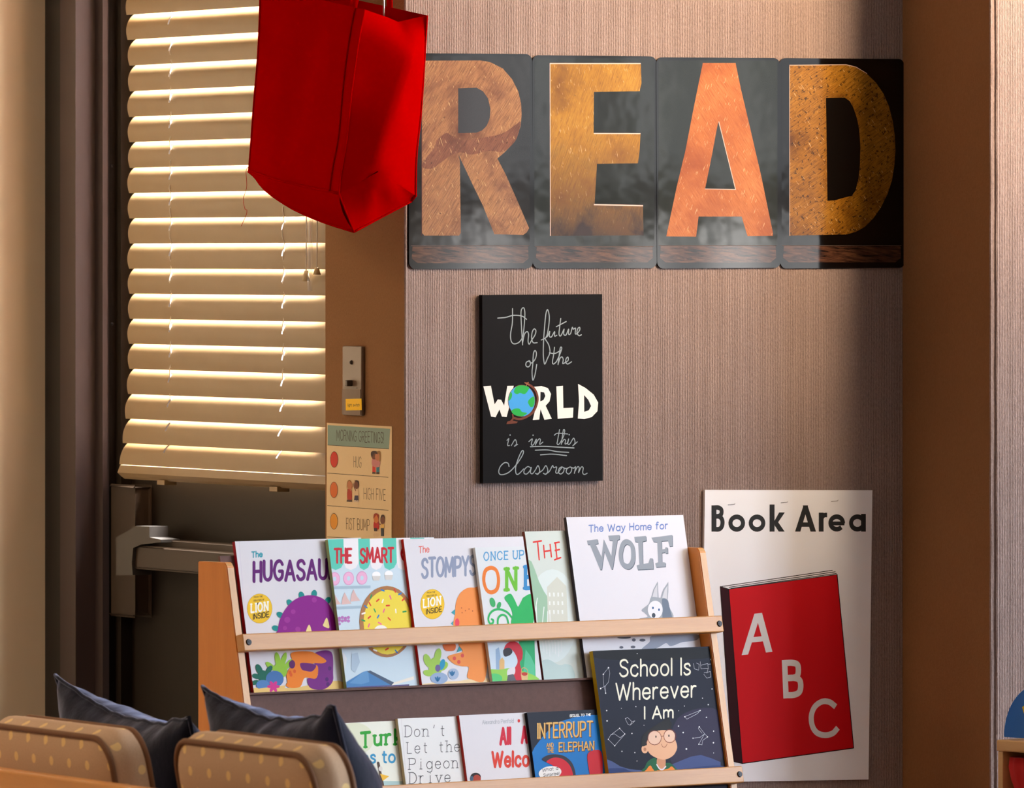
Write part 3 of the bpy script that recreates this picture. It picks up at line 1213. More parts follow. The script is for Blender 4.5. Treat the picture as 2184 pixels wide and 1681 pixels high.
# ------------------------------------------------------------------ sheet-like things on walls
def sheet(name, label, cat, fr, corners, zoom, thick, base_mat, art_fn, group=None, radius=0.0, clip=True, hscale=None):
    """flat board whose local axes follow fr; corners TL, TR, BR/BL in zoom px; art drawn on its front"""
    pts = [fr.px(zoom[0] + x / zoom[2], zoom[1] + y / zoom[2], thick) for x, y in corners]
    TL, TR, BL = pts[0], pts[1], pts[2]
    ux, uy = TR[0] - TL[0], TR[1] - TL[1]
    W = math.hypot(ux, uy)
    ux, uy = ux / W, uy / W
    H = (TL[0] - BL[0]) * -uy + (TL[1] - BL[1]) * ux
    O = fr.w(TL[0] + uy * H, TL[1] - ux * H, thick)
    U = fr.U * ux + fr.V * uy
    Vv = fr.V * ux - fr.U * uy
    f2 = Frame(O, U, Vv, fr.N)
    art = Art(f2)
    art.zoom(*zoom)
    if art_fn:
        art_fn(art, W, H)
    if clip:
        clip_rect(art, 0, W, 0, H)
    if radius:
        bm = bmesh.new()
        bm_prism(bm, rrect(0, W, 0, H, radius), -thick + 0.0003, 0)
        me0 = bpy.data.meshes.new('tmp')
        bm.to_mesh(me0)
        bm.free()
        v = [tuple(q.co) for q in me0.vertices]
        f = [tuple(p.vertices) for p in me0.polygons]
        bpy.data.meshes.remove(me0)
    else:
        v, f = box_data(0, W, 0, H, -thick + 0.0003, 0)
    v, f, fm, mats = art.add_to(v, f, [0] * len(f), [base_mat])
    me = mesh(name, v, f, mats, fm)
    o = link(name, me)
    o.matrix_world = f2.mat()
    tag(o, label, cat, group)
    return o, f2, W, H


# --- morning greetings poster
PAPER = M('cream_poster_paper', (226, 198, 150), 0.6)


def art_greet(a, W, H):
    dk = (58, 46, 34)
    a.poly('122,108 985,160 968,438 122,384', (128, 152, 140))
    for x0, y0, x1, y1 in ((122, 384, 968, 438), (118, 771, 958, 829), (118, 1219, 960, 1284), (118, 1650, 960, 1700)):
        a.line([(x0, y0), (x1, y1)], 7, dk, keep=True)
    a.text('MORNING GREETINGS!', 240, 325, 900, 362, 155, 11, dk, jit=0.3)
    a.text('HUG', 478, 692, 590, 700, 155, 8, dk)
    a.text('HIGH FIVE', 618, 1132, 925, 1152, 160, 8, dk)
    a.text('FIST BUMP', 376, 1548, 704, 1568, 160, 8, dk)
    for cx, cy, c in ((214, 583, (206, 46, 24)), (210, 1002, (214, 108, 44)), (210, 1436, (222, 150, 40))):
        a.ell(cx, cy, 55, 112, dk, keep=True)
        a.z += a.DZ
        a.ell(cx, cy, 50, 106, c, keep=True)
    a.z += a.DZ
    # little paired children
    sk, sk2, hr, hr2 = (190, 120, 80), (110, 60, 40), (58, 32, 22), (140, 100, 40)
    a.poly('742,670 785,670 785,770 740,778', (200, 50, 40))
    a.poly('795,670 838,675 838,775 795,778', (40, 110, 130))
    a.poly('738,780 742,755 785,758 786,782', hr)
    a.poly('795,758 838,758 838,784 795,784', hr)
    a.poly('745,560 840,560 838,680 742,672', (190, 120, 120), True)
    a.ell(765, 530, 40, 52, sk2)
    a.ell(815, 545, 38, 56, sk)
    a.poly('735,470 800,470 812,510 770,500 735,550 720,510', hr, True)
    a.poly('800,478 850,470 858,560 850,612 835,600 838,520', hr2, True)
    # high five
    a.poly('400,1000 452,1000 455,1150 400,1150', (176, 50, 30), True)
    a.poly('500,1000 545,1000 552,1150 488,1150', (220, 190, 150), True)
    a.poly('498,1080 548,1080 552,1150 488,1150', (50, 40, 70))
    a.line('440,1010 470,950 478,910', 18, sk)
    a.line('510,1010 488,960 478,920', 18, sk2)
    a.ell(428, 935, 34, 62, sk)
    a.ell(525, 930, 34, 60, sk2)
    a.line('402,1020 392,960 402,890 430,872 450,900', 14, hr2, True)
    a.poly('495,880 525,868 555,890 556,960 540,900', hr, True)
    a.poly('392,1140 462,1140 460,1168 388,1165', hr)
    a.ell(503, 1158, 20, 14, (210, 190, 170))
    a.ell(538, 1160, 18, 14, (210, 190, 170))
    # fist bump
    a.poly('768,1430 826,1425 830,1540 765,1540', (190, 34, 30), True)
    a.poly('762,1530 812,1530 806,1572 768,1572', (60, 44, 40))
    a.poly('860,1480 902,1480 898,1540 858,1540', (222, 180, 90), True)
    a.poly('858,1530 898,1530 900,1640 862,1640', (60, 64, 70))
    a.line('820,1450 840,1475 858,1478', 14, sk2)
    a.ell(795, 1400, 34, 62, (206, 120, 60))
    a.poly('760,1400 765,1340 800,1325 832,1350 826,1400 800,1350', (150, 52, 26), True)
    a.ell(884, 1420, 32, 56, sk2)
    a.poly('854,1400 870,1350 905,1352 918,1400 890,1370', hr, True)
    a.ell(772, 1625, 16, 24, (220, 190, 150))
    a.ell(806, 1622, 16, 24, (220, 190, 150))


sheet('greeting_poster', 'narrow cream greetings poster with red, orange and yellow ovals, under the light switch', 'poster',
      Frame(SIDE.O, SIDE.U, EZ, SIDE.N), [(110, 78), (1007, 128), (72, 2600)], (680, 890, 6.467), 0.0012, PAPER, art_greet)


# --- READ cards
def letter_mat(name, stops, dark, scratch_rot, dark_lo=0.62, seed=0.0, grad=None):
    t = NT(name)
    n1 = t.noise(11, t.mapping((1, 1, 1), loc=(seed, seed * 2, 0)), 5, 0.6, 0.4)
    n2 = t.noise(1.0, t.mapping((700, 45, 1), rot=(0, 0, scratch_rot)), 3, 0.6)
    n3 = t.noise(160, t.mapping((1, 1, 1), loc=(seed, 0, 3)), 3, 0.7)
    n4 = t.noise(1.0, t.mapping((500, 60, 1), rot=(0, 0, -scratch_rot * 0.6)), 3)
    c = t.ramp(n1, stops)
    k0 = t.n.new('ShaderNodeClamp')
    t.l.new(t.math('MULTIPLY', t.math('SUBTRACT', n2, 0.44), 3.2), k0.inputs[0])
    c = t.mix(k0.outputs[0], c, dark)
    lite = t.math('MULTIPLY', t.math('GREATER_THAN', n4, 0.66), 0.35)
    c = t.mix(lite, c, (250, 214, 150))
    sp = t.math('GREATER_THAN', n3, dark_lo)
    c = t.mix(t.math('MULTIPLY', sp, 0.75), c, (22, 14, 10))
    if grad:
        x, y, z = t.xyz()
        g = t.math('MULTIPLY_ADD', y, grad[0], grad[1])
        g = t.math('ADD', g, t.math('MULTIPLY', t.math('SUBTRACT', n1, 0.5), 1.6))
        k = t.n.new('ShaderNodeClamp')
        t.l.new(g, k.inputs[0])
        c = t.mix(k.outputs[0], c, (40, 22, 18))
    t.color(c)
    low = t.noise(8, None, 3, 0.5)
    t.bump(t.math('MULTIPLY_ADD', n2, 0.05, low), 0.5, 0.0011)
    return t.set(Roughness=0.16, Specular_IOR_Level=0.3)


L_R = letter_mat('print_letter_tan', [(0.30, (82, 44, 34)), (0.47, (142, 100, 68)), (0.7, (158, 116, 76))], (88, 56, 38), 0.6, 0.69, 1.3)
L_R2 = letter_mat('print_letter_stain', [(0.3, (70, 38, 30)), (0.5, (112, 70, 52)), (0.7, (132, 88, 62))], (72, 42, 32), 0.6, 0.66, 2.3)
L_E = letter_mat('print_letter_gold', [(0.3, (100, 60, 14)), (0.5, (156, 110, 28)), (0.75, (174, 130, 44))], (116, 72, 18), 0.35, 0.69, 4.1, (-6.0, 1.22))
L_A = letter_mat('print_letter_copper', [(0.3, (136, 66, 22)), (0.5, (166, 96, 44)), (0.75, (182, 114, 60))], (134, 66, 24), -0.6, 0.72, 7.7)
L_D = letter_mat('print_letter_bronze', [(0.3, (84, 48, 8)), (0.5, (138, 92, 22)), (0.75, (156, 110, 34))], (78, 44, 8), 1.0, 0.60, 9.2)


def card_back(name, a, b, seed):
    t = NT(name)
    n1 = t.noise(7, t.mapping((1, 1, 1), loc=(seed, 1, 0)), 5, 0.55)
    n2 = t.noise(300, None, 2)
    c = t.mix(t.math('MULTIPLY_ADD', n2, 0.2, t.math('MULTIPLY', n1, 0.8)), a, b)
    t.color(c)
    t.bump(t.noise(8, None, 3, 0.5), 0.5, 0.0011)
    return t.set(Roughness=0.06, Specular_IOR_Level=0.4)


CB = [card_back('print_plate_%s' % k, a, b, i * 3.0) for i, (k, a, b) in enumerate((
    ('plum', (14, 8, 11), (27, 26, 22)), ('slate', (15, 8, 11), (26, 34, 28)), ('olive', (17, 17, 14), (30, 35, 26)), ('black', (5, 3, 3), (11, 8, 6))))]
_t = NT('print_wood_strip')
_n1 = _t.noise(1.0, _t.mapping((26, 220, 1), rot=(0, 0, 0.12)), 5, 0.65, 0.8)
_t.color(_t.ramp(_n1, [(0.35, (22, 13, 11)), (0.5, (64, 40, 30)), (0.7, (102, 66, 44))]))
STRIP = _t.set(Roughness=0.06, Specular_IOR_Level=0.4)
CARDEDGE = M('card_black_edge', (9, 7, 8), 0.06, 0, 0.4)
DARKIN = M('print_dark_counter', (30, 24, 24), 0.06, 0, 0.4)
BLACKIN = M('print_black_counter', (9, 8, 8), 0.06, 0, 0.4)
PALE_EDGE = M('print_pale_edge', (206, 170, 160), 0.25)  # pale printed edge lines of the letters

zRE = (860, 90, 3.2964)
zAD = (1380, 90, 3.2966)


def card_common(a, x0, x1, y0, y1, ys, plate):
    a.poly([(x0 + 14, y0 + 20), (x1 - 14, y0 + 20), (x1 - 14, ys), (x0 + 14, ys)], plate)
    m = 10
    a.poly([(x0 + 30, ys + 5), (x1 - 26, ys + 5), (x1 - 22, y1 - 75), (x1 - 62, y1 - 42), (x0 + 66, y1 - 42), (x0 + 24, y1 - 75)], STRIP)
    a.line([(x0 + 20, ys), (x1 - 20, ys)], 3.5, (96, 78, 74))


def art_R(a, W, H):
    card_common(a, 35, 903, 78, 1596, 1432, CB[0])
    a.poly('130,130 540,128 610,140 700,185 765,260 808,345 828,430 832,510 825,590 800,665 760,725 712,775 662,818 '
           '720,930 800,1110 885,1308 868,1338 842,1356 640,1350 560,1150 480,985 385,785 398,830 405,1340 392,1360 148,1360 130,1340', L_R)
    a.poly('135,880 150,830 220,740 235,690 300,640 345,660 420,690 560,672 700,640 790,580 824,560 815,620 790,690 740,745 690,772 600,765 480,790 400,775 330,800 260,850 200,890', L_R2, True)
    a.poly('386,325 515,320 560,345 596,395 613,470 608,535 588,585 555,620 515,636 386,640', DARKIN)
    a.line('130,1360 130,420', 5, (70, 40, 40))


def art_E(a, W, H):
    card_common(a, 908, 1778, 92, 1590, 1436, CB[1])
    a.poly('1032,145 1670,150 1675,290 1662,345 1340,350 1338,642 1668,640 1662,760 1650,852 1362,855 1345,1142 1685,1150 1690,1358 1036,1362', L_E)
    a.line('1030,150 1670,150', 7, PALE_EDGE, cap='butt')
    a.line('1032,150 1034,1362', 5, PALE_EDGE, cap='butt')
    a.line('1340,642 1668,643', 7, PALE_EDGE, cap='butt')
    a.line('1340,1142 1686,1150', 9, PALE_EDGE, cap='butt')


def art_A(a, W, H):
    card_common(a, 66, 930, 108, 1592, 1430, CB[2])
    a.poly('392,146 622,146 660,330 705,520 800,930 886,1345 884,1362 706,1364 665,1226 362,1226 345,1368 135,1366 210,1010 270,760 330,450', L_A)
    a.poly('500,560 545,720 622,1036 408,1030 455,800', CB[2])
    a.line('505,560 622,1036 408,1032', 5, PALE_EDGE)


def art_D(a, W, H):
    card_common(a, 932, 1808, 118, 1590, 1430, CB[3])
    pts = '1000,164 1400,160 1480,180 1545,222 1610,285 1662,362 1700,450 1728,560 1742,660 1746,760 1738,870 1722,970 1690,1070 1645,1160 1590,1240 1530,1300 1465,1335 1400,1352 1000,1360'
    a.poly(pts, L_D)
    a.poly('1258,392 1390,390 1425,415 1452,465 1476,535 1492,620 1500,740 1497,860 1488,955 1465,1045 1440,1080 1390,1092 1320,1112 1268,1116', BLACKIN)
    a.line('1002,162 1400,158 1470,175 1545,220', 5, PALE_EDGE)
    a.line('1002,170 1003,1360', 3.5, PALE_EDGE)


for nm, zc, cs, fn, off, desc in (
        ('R', zRE, [(35, 77), (906, 84), (35, 1596)], art_R, 0.0040, 'dark card with a tan letter R, leftmost of the four letter cards'),
        ('E', zRE, [(908, 91), (1780, 100), (908, 1592)], art_E, 0.0033, 'dark card with a golden letter E, second of the four letter cards'),
        ('A', zAD, [(64, 106), (934, 112), (64, 1592)], art_A, 0.0040, 'dark card with a copper orange letter A, third of the four letter cards'),
        ('D', zAD, [(930, 112), (1809, 118), (930, 1592)], art_D, 0.0033, 'black card with a bronze letter D, rightmost of the four letter cards')):
    sheet('letter_card', desc, 'letter sign', RF, cs, zc, off, CARDEDGE, fn, 'letter cards in a row on the wall', radius=0.0105, clip=False)

# --- chalkboard
CHALKBOARD = NT('chalkboard_black')
CHALKBOARD.color(CHALKBOARD.mix(CHALKBOARD.noise(6, None, 4), (14, 14, 17), (25, 24, 27)))
CHALKBOARD = CHALKBOARD.set(Roughness=0.75, Specular_IOR_Level=0.12)


def art_chalk(a, W, H):
    g = (150, 160, 166)
    L = lambda p, w=8.5, c=g: a.line(p, w, c, True)
    L('235,262 300,256 360,240 430,245 470,272')
    L('355,185 354,300 340,385 342,440 358,468 385,470 415,452 440,405 452,300 456,220 448,180 432,185 424,220 428,330 437,480')
    L('436,470 452,395 474,372 486,395 482,450 492,474 512,440 538,400 546,365 532,350 516,375 511,425 524,462 556,462')
    L('590,440 630,415 648,340 655,260 648,210 638,194 626,235 616,340 608,450 606,560 612,620 620,635 640,590 660,540 650,480 622,430 640,410 658,370 655,408 672,415 698,372 698,408 716,402')
    L('748,265 740,330 734,392 748,406 775,352')
    L('712,332 750,312 792,290')
    L('775,352 772,392 790,400 812,352 811,392 828,388 842,338 850,352 868,344 866,388 880,388 902,360 902,338 888,346 880,380 896,405 916,398')
    L('488,612 468,622 464,648 482,660 500,642 498,615 488,610 510,628 540,595 550,550 538,526 525,555 520,640 514,700 520,766 535,735 545,685 552,640')
    L('697,500 690,560 680,620 690,636 712,618')
    L('655,545 700,550 748,525')
    L('712,618 735,570 756,510 746,500 738,540 726,640')
    L('728,630 742,590 758,578 768,600 764,632 782,625 808,606 806,580 792,592 788,620 804,636 836,618')
    for p in ('310,1258 325,1245 314,1296 330,1300', '345,1300 376,1252 388,1285 370,1306 396,1290', '488,1268 516,1246 508,1292 526,1292 548,1248 542,1296',
              '545,1285 568,1248 582,1252 576,1290 602,1272', '738,1170 722,1258 718,1286 736,1286 770,1225 780,1180 768,1178 752,1290',
              '755,1280 775,1250 787,1260 782,1286 800,1280 812,1246 805,1286 822,1286 852,1240 864,1278 846,1302 882,1270', '695,1216 722,1200 804,1206'):
        L(p, 7.5)
    for x, y in ((335, 1215), (522, 1216), (816, 1212)):
        a.ell(x, y, 5, 6, g)
    a.line('500,1310 610,1307 730,1313 855,1320', 9, g, True)
    a.line('540,1338 640,1336 720,1350 812,1356', 8, g, True)
    a.line('582,1376 680,1370 795,1382', 8, g, True)
    L('326,1470 318,1445 290,1440 256,1470 242,1512 255,1536 290,1534 335,1510 390,1450 432,1385 444,1350 430,1345 400,1410 380,1480 384,1528 404,1532 446,1490')
    L('505,1482 478,1472 452,1496 448,1525 470,1532 496,1505 508,1478 500,1518 516,1530 540,1500 562,1464 576,1505 560,1534 542,1526', 8)
    L('556,1532 600,1500 626,1464 642,1505 626,1534 606,1526', 8)
    L('622,1534 655,1510 680,1464 690,1480 714,1476 706,1518 722,1524 740,1500 758,1474 736,1486 728,1516 746,1532 768,1516 774,1486 758,1474 790,1488 824,1474 800,1488 792,1516 812,1532 832,1512 836,1484 822,1474 852,1484 868,1474 858,1526', 8)
    L('860,1515 884,1474 898,1482 892,1520 914,1476 930,1482 926,1522 940,1536 962,1526', 8)
    w = (236, 230, 226)
    a.poly('117,818 178,813 208,965 235,924 262,928 286,975 312,814 364,813 334,960 306,1068 268,1064 248,1006 216,1070 180,1064', w)
    a.poly('528,822 590,815 642,832 668,880 656,940 624,976 674,1082 614,1090 582,1004 572,1088 519,1092 556,940 548,850', w)
    a.poly('582,862 612,868 622,896 606,930 580,940', (24, 24, 27))
    a.poly('711,818 765,813 768,995 850,992 846,1072 722,1082', w)
    a.poly('888,798 950,832 1015,885 1052,950 1046,1020 1000,1068 940,1084 886,1080 896,940', w)
    a.poly('937,888 972,928 994,978 976,1012 938,1026', (24, 24, 27))
    br = (110, 62, 48)
    a.line('470,792 530,835 558,900 552,965 520,1030 462,1070 410,1084 360,1075', 18, br, True)
    a.line('455,788 490,806', 9, (150, 96, 72))
    a.line('466,812 482,786', 9, (150, 96, 72))
    a.line('355,1048 362,1078 335,1108', 14, br)
    a.poly('304,1126 312,1104 350,1096 398,1106 388,1118', br)
    a.ell(428, 936, 112, 131, br)
    a.ell(428, 936, 108, 127, (72, 160, 226))
    gr = (48, 170, 78)
    a.poly('385,820 430,809 480,820 488,838 455,880 415,872 390,882 365,862', gr, True)
    a.poly('322,920 338,868 350,880 346,910 326,935', gr, True)
    a.poly('526,900 534,940 524,980 500,985 480,950 490,925', gr, True)
    a.poly('345,1020 370,1000 410,1000 430,1025 470,1035 450,1055 420,1062 370,1050', gr, True)


sheet('chalkboard_sign', 'black chalkboard with handwritten message and painted globe', 'chalkboard', RF,
      [(110, 74), (1086, 67), (125, 1606)], (1000, 610, 3.819), 0.011, CHALKBOARD, art_chalk)

# --- Book Area sign
SIGNWHITE = M('white_sign_board', (238, 240, 248), 0.5, spec=0.25)


def art_ba(a, W, H):
    bk = (46, 47, 49)
    R = lambda x0, x1, y0, y1: a.poly([(x0, y0), (x1, y0), (x1, y1), (x0, y1)], bk)
    arc = lambda cx, cy, r, a0, a1: [(cx + r * math.cos(math.radians(a0 + (a1 - a0) * k / 24)), cy + r * math.sin(math.radians(a0 + (a1 - a0) * k / 24))) for k in range(25)]
    R(95, 122, 148, 290)
    a.line('110,160 132,160 147,169 150,184 146,198 132,206 110,206', 25, bk, True, cap='butt')
    a.line('110,208 136,208 151,222 155,243 149,266 134,277 110,277', 26, bk, True, cap='butt')
    for cx in (232, 342):
        a.line(arc(cx, 244, 34, 0, 345), 26, bk, closed=True)
    R(410, 437, 143, 290)
    a.poly('434,236 462,186 493,186 452,246 440,262', bk)
    a.poly('448,226 492,290 460,290 436,254', bk)
    a.poly('548,290 577,290 619,148 594,148', bk)
    a.poly('662,290 632,290 590,148 616,148', bk)
    a.poly('570,240 640,240 648,264 562,264', bk)
    R(677, 703, 187, 290)
    a.line('690,232 696,211 708,201 722,200', 25, bk, True, cap='butt')
    a.line(arc(774, 243, 34, 5, -318), 26, bk, cap='butt')
    R(744, 816, 235, 256)
    a.line(arc(886, 243, 34, 0, 345), 26, bk, closed=True)
    R(906, 932, 194, 290)
    # drawn book
    a.poly('143,588 188,600 262,1548 208,1535', (48, 6, 12))
    a.poly('186,600 776,523 866,1464 260,1548', (196, 14, 24))
    a.poly('143,588 176,580 770,500 776,523 188,602', (236, 235, 238))
    for p in ('143,588 188,602 776,523', '150,588 182,583 750,500', '190,592 766,508', '200,598 772,517'):
        a.line(p, 4, bk)
    for p in ('143,588 208,1535', '188,602 262,1548', '776,523 866,1464', '208,1535 262,1548 866,1464'):
        a.line(p, 5, (30, 8, 10))
    lt = (212, 210, 212)
    a.text('A', 258, 960, 425, 942, 218, 33, lt, cap='butt', up=(0.03, -1))
    a.text('B', 482, 1195, 598, 1190, 208, 34, lt, cap='butt', up=(-0.04, -1))
    a.line('768,1240 735,1215 695,1212 655,1240 636,1290 642,1345 668,1382 710,1394 752,1384 780,1354', 32, lt, True, cap='butt')


ba, baf, baW, baH = sheet('book_area_sign', 'tall white sign with a drawn red alphabet book, right of the bookcase', 'sign', RF,
                          [(60, 64), (968, 66), (64, 1650)], (1480, 1020, 2.543), 0.006, SIGNWHITE, art_ba)
STAPLE = M('staple_steel', (150, 150, 155), 0.3, 0.9)
for sx, sy in ((1560, 1075.5), (1673, 1071), (1780, 1068)):
    l = baf.px(sx, sy)
    bm = bmesh.new()
    bm_tube(bm, [(l[0] - 0.006, l[1] - .001, 0.0002), (l[0] - 0.006, l[1] - .001, 0.0012), (l[0] + 0.005, l[1], 0.0012), (l[0] + 0.006, l[1] + .001, 0.0002)], 0.00045, 6)
    bm_obj('staple', bm, ba, STAPLE)


# ================================================================== BOOK DISPLAY RACK
BANG = math.radians(40.0)
LEAN = math.radians(11.5)
BU = V3((math.cos(BANG), math.sin(BANG), 0))
BN0 = V3((math.sin(BANG), -math.cos(BANG), 0))
BV = EZ * math.cos(LEAN) - BN0 * math.sin(LEAN)
BN = BN0 * math.cos(LEAN) + EZ * math.sin(LEAN)
PR = at(1527, 1334, 11.93)                       # right end of the upper rail, on the sloping front plane
_f = Frame(PR, BU, BV, BN)
PL = _f.w(_f.px(505, 1381)[0], 0)                # its left end
WID = (PR - PL).dot(BU)
# base frame: left end, vertical axes, at floor level under the front plane at rail height
RK = Frame(V3((PL.x, PL.y, 0)), BU, EZ, BN0)     # x right, y up, z forward
FP = Frame(PL, BU, BV, BN)                       # front plane: x right, y up the slope, z forward
ZR = PL.z
tl = math.tan(LEAN)


def fz(z):
    """forward offset of the front plane at height z (relative to rail height)"""
    return (ZR - z) * tl


rack = thing('book_display_rack', 'sloping maple display bookcase with two front rails full of picture books', 'bookcase', RK.mat())
TOPL = FP.w(*FP.px(488, 1199)).z
TOPR = FP.w(*FP.px(1490, 1170)).z
TOPZ = (TOPL + TOPR) / 2
BACK = fz(TOPZ) - 0.066
for x0 in (0.0, WID - 0.0135):
    bm = bmesh.new()
    poly = [(BACK, 0), (fz(0), 0), (fz(TOPZ - 0.006), TOPZ - 0.006), (fz(TOPZ) - 0.004, TOPZ), (BACK, TOPZ)]
    a = [bm.verts.new((x0, y, z)) for z, y in poly]
    b = [bm.verts.new((x0 + 0.0135, y, z)) for z, y in poly]
    fs = [bm.faces.new(a), bm.faces.new(b[::-1])]
    for i in range(5):
        f = bm.faces.new((a[i], b[i], b[(i + 1) % 5], a[(i + 1) % 5]))
        f.material_index = 1
    bmesh.ops.bevel(bm, geom=[e for e in bm.edges], offset=0.0012, segments=2, affect='EDGES')
    bm_obj('side_panel', bm, rack, [WOOD_SIDE, WOOD_EDGE])


def child_in(o, root, fr):
    """place a mesh authored in frame fr under root"""
    o.parent = root
    o.matrix_parent_inverse = Matrix.Identity(4)
    o.matrix_local = root_mat[root.name].inverted() @ fr.mat()


root_mat = {rack.name: RK.mat()}
RH = 0.0247
R2 = FP.px(1566, 1655)
rail_y = [0.0, R2[1]]
for ry in rail_y:
    bm = bmesh.new()
    bm_box(bm, 0, WID, ry - RH / 2, ry + RH / 2, 0.0003, 0.0165, 0.0015)
    r = bm_obj('rail', bm, None, WOOD_RAIL)
    child_in(r, rack, FP)
    for sx in (0.0095, WID - 0.0075):
        bm = bmesh.new()
        bmesh.ops.create_cone(bm, cap_ends=True, segments=14, radius1=0.0048, radius2=0.004, depth=0.002, matrix=Matrix.Translation((sx, ry, 0.0175)))
        bmesh.ops.create_cone(bm, cap_ends=True, segments=6, radius1=0.0022, radius2=0.0022, depth=0.0006, matrix=Matrix.Translation((sx, ry, 0.0186)))
        s = bm_obj('screw', bm, r, BLACKISH)
# ledges and back panels parallel to the front plane
T1, T2 = -0.0305, -0.022                            # face offsets of the two tier boards
l1 = Frame(FP.w(0, 0, T1), BU, BV, BN).px(900, 1464)[1]
ledge_y = l1 - 0.0005
ledge2_y = R2[1] - 0.10
bm = bmesh.new()
bm_box(bm, 0.0138, WID - 0.0138, ledge_y - 0.02, FP.px(1000, 1170, T1)[1], T1 - 0.004, T1)
o = bm_obj('back_board', bm, None, HARDBOARD)
child_in(o, rack, FP)
bm = bmesh.new()
bm_box(bm, 0.0138, WID - 0.0138, ledge2_y - 0.012, ledge_y - 0.0032, T2 - 0.004, T2)
o = bm_obj('back_board', bm, None, HARDBOARD)
child_in(o, rack, FP)
for ly, z0, z1, lt in ((ledge_y, T1 + 0.0002, -0.0142, 0.003), (ledge2_y, T2 + 0.0002, 0.0, 0.011)):
    bm = bmesh.new()
    bm_box(bm, 0.0138, WID - 0.0138, ly - lt, ly, z0, z1)
    o = bm_obj('ledge', bm, None, HARDBOARD)
    child_in(o, rack, FP)
bm = bmesh.new()
bm_box(bm, 0.0138, WID - 0.0138, 0.02, 0.10, BACK, BACK + 0.012)
bm_obj('bottom_board', bm, rack, WOOD_SIDE)
bm = bmesh.new()
bm_box(bm, 0.0138, WID - 0.0138, 0.055, 0.072, BACK + 0.013, fz(0.06) - 0.02)
bm_obj('bottom_shelf', bm, rack, WOOD_SIDE)


# ------------------------------------------------------------------ books
def book(name, label, TL, TR, BL, tier, hL, hR, thick, cover, spine, zoom, art_fn, group, lip=None):
    base = (T1 if tier == 1 else T2) + 0.0004
    p = FP.px(TL[0], TL[1], base + hL + thick)
    P = FP.w(p[0], p[1], base + hL + thick)
    q = FP.px(TR[0], TR[1], base + hR + thick)
    w0 = q[0] - p[0]
    psi = math.atan2(hL - hR, w0)
    U = BU * math.cos(psi) - BN * math.sin(psi)
    N = BN * math.cos(psi) + BU * math.sin(psi)
    PT = hit(TR[0], TR[1], P, N)
    PB = hit(BL[0], BL[1], P, N)
    Vd, Ud = BV, U
    W = (PT - P).dot(Ud)
    # stand exactly on the ledge
    ly = (ledge_y if tier == 1 else ledge2_y) + 0.0006
    H = FP.loc(P)[1] - ly
    PB = P - Vd * H
    fr = Frame(PB, Ud, Vd, N)
    root = thing(name, label, 'book', fr.mat(), group)
    art = Art(fr)
    art.zoom(*zoom)
    art_fn(art, W, H)
    clip_rect(art, 0, W, 0, H)
    bt = 0.0013
    v, f, fm = [], [], []
    mats = [INK(cover, 0.5), INK(spine, 0.35)]
    for k, (x0, x1, y0, y1, z0, z1, m) in enumerate(((0, W, 0, H, -bt, 0, 0), (0, W, 0, H, -thick, -thick + bt, 1), (0, bt, 0, H, -thick + bt, -bt, 1))):
        vv, ff = box_data(x0, x1, y0, y1, z0, z1)
        f += [tuple(i + len(v) for i in q_) for q_ in ff]
        v += vv
        ms = [m] * 6
        if k == 0:
            ms[5] = 1          # spine side of the front board
        fm += ms
    v, f, fm, mats = art.add_to(v, f, fm, mats)
    me = mesh('cover', v, f, mats, fm)
    link('cover', me, root)
    bm = bmesh.new()
    bm_box(bm, bt + 0.0002, W - 0.002, 0.0015, H - 0.002, -thick + bt + 0.0001, -bt - 0.0001)
    bm_obj('pages', bm, root, PAGES)
    return fr, W, H


zHS = (400, 1080, 4.002)
zST = (840, 1100, 4.2025)
zWO = (1160, 1070, 4.8025)
zSC = (1220, 1360, 5.237)
zLO = (720, 1470, 3.7655)
WHITE = (224, 222, 229)
YEL = (240, 196, 38)


def badge(a, cx, cy, rx, ry, l0, l1, i0, i1, y1):
    a.ell(cx, cy, rx + 3, ry + 3, (196, 150, 20))
    a.ell(cx, cy, rx, ry, YEL)
    a.text('FROM THE', cx - 50, y1, cx + 25, y1 - 8, 16, 3, (130, 96, 30))
    a.text('CREATORS OF', cx - 55, y1 + 30, cx + 40, y1 + 20, 16, 3, (130, 96, 30))
    a.text('THE', cx - 40, y1 + 62, cx - 8, y1 + 58, 22, 5, (40, 32, 20))
    a.text('LION', l0[0], l0[1], l1[0], l1[1], 85, 15, (250, 246, 232), serif=1.1)
    a.text('INSIDE', i0[0], i0[1], i1[0], i1[1], 50, 7, (44, 36, 22), jit=0.5)


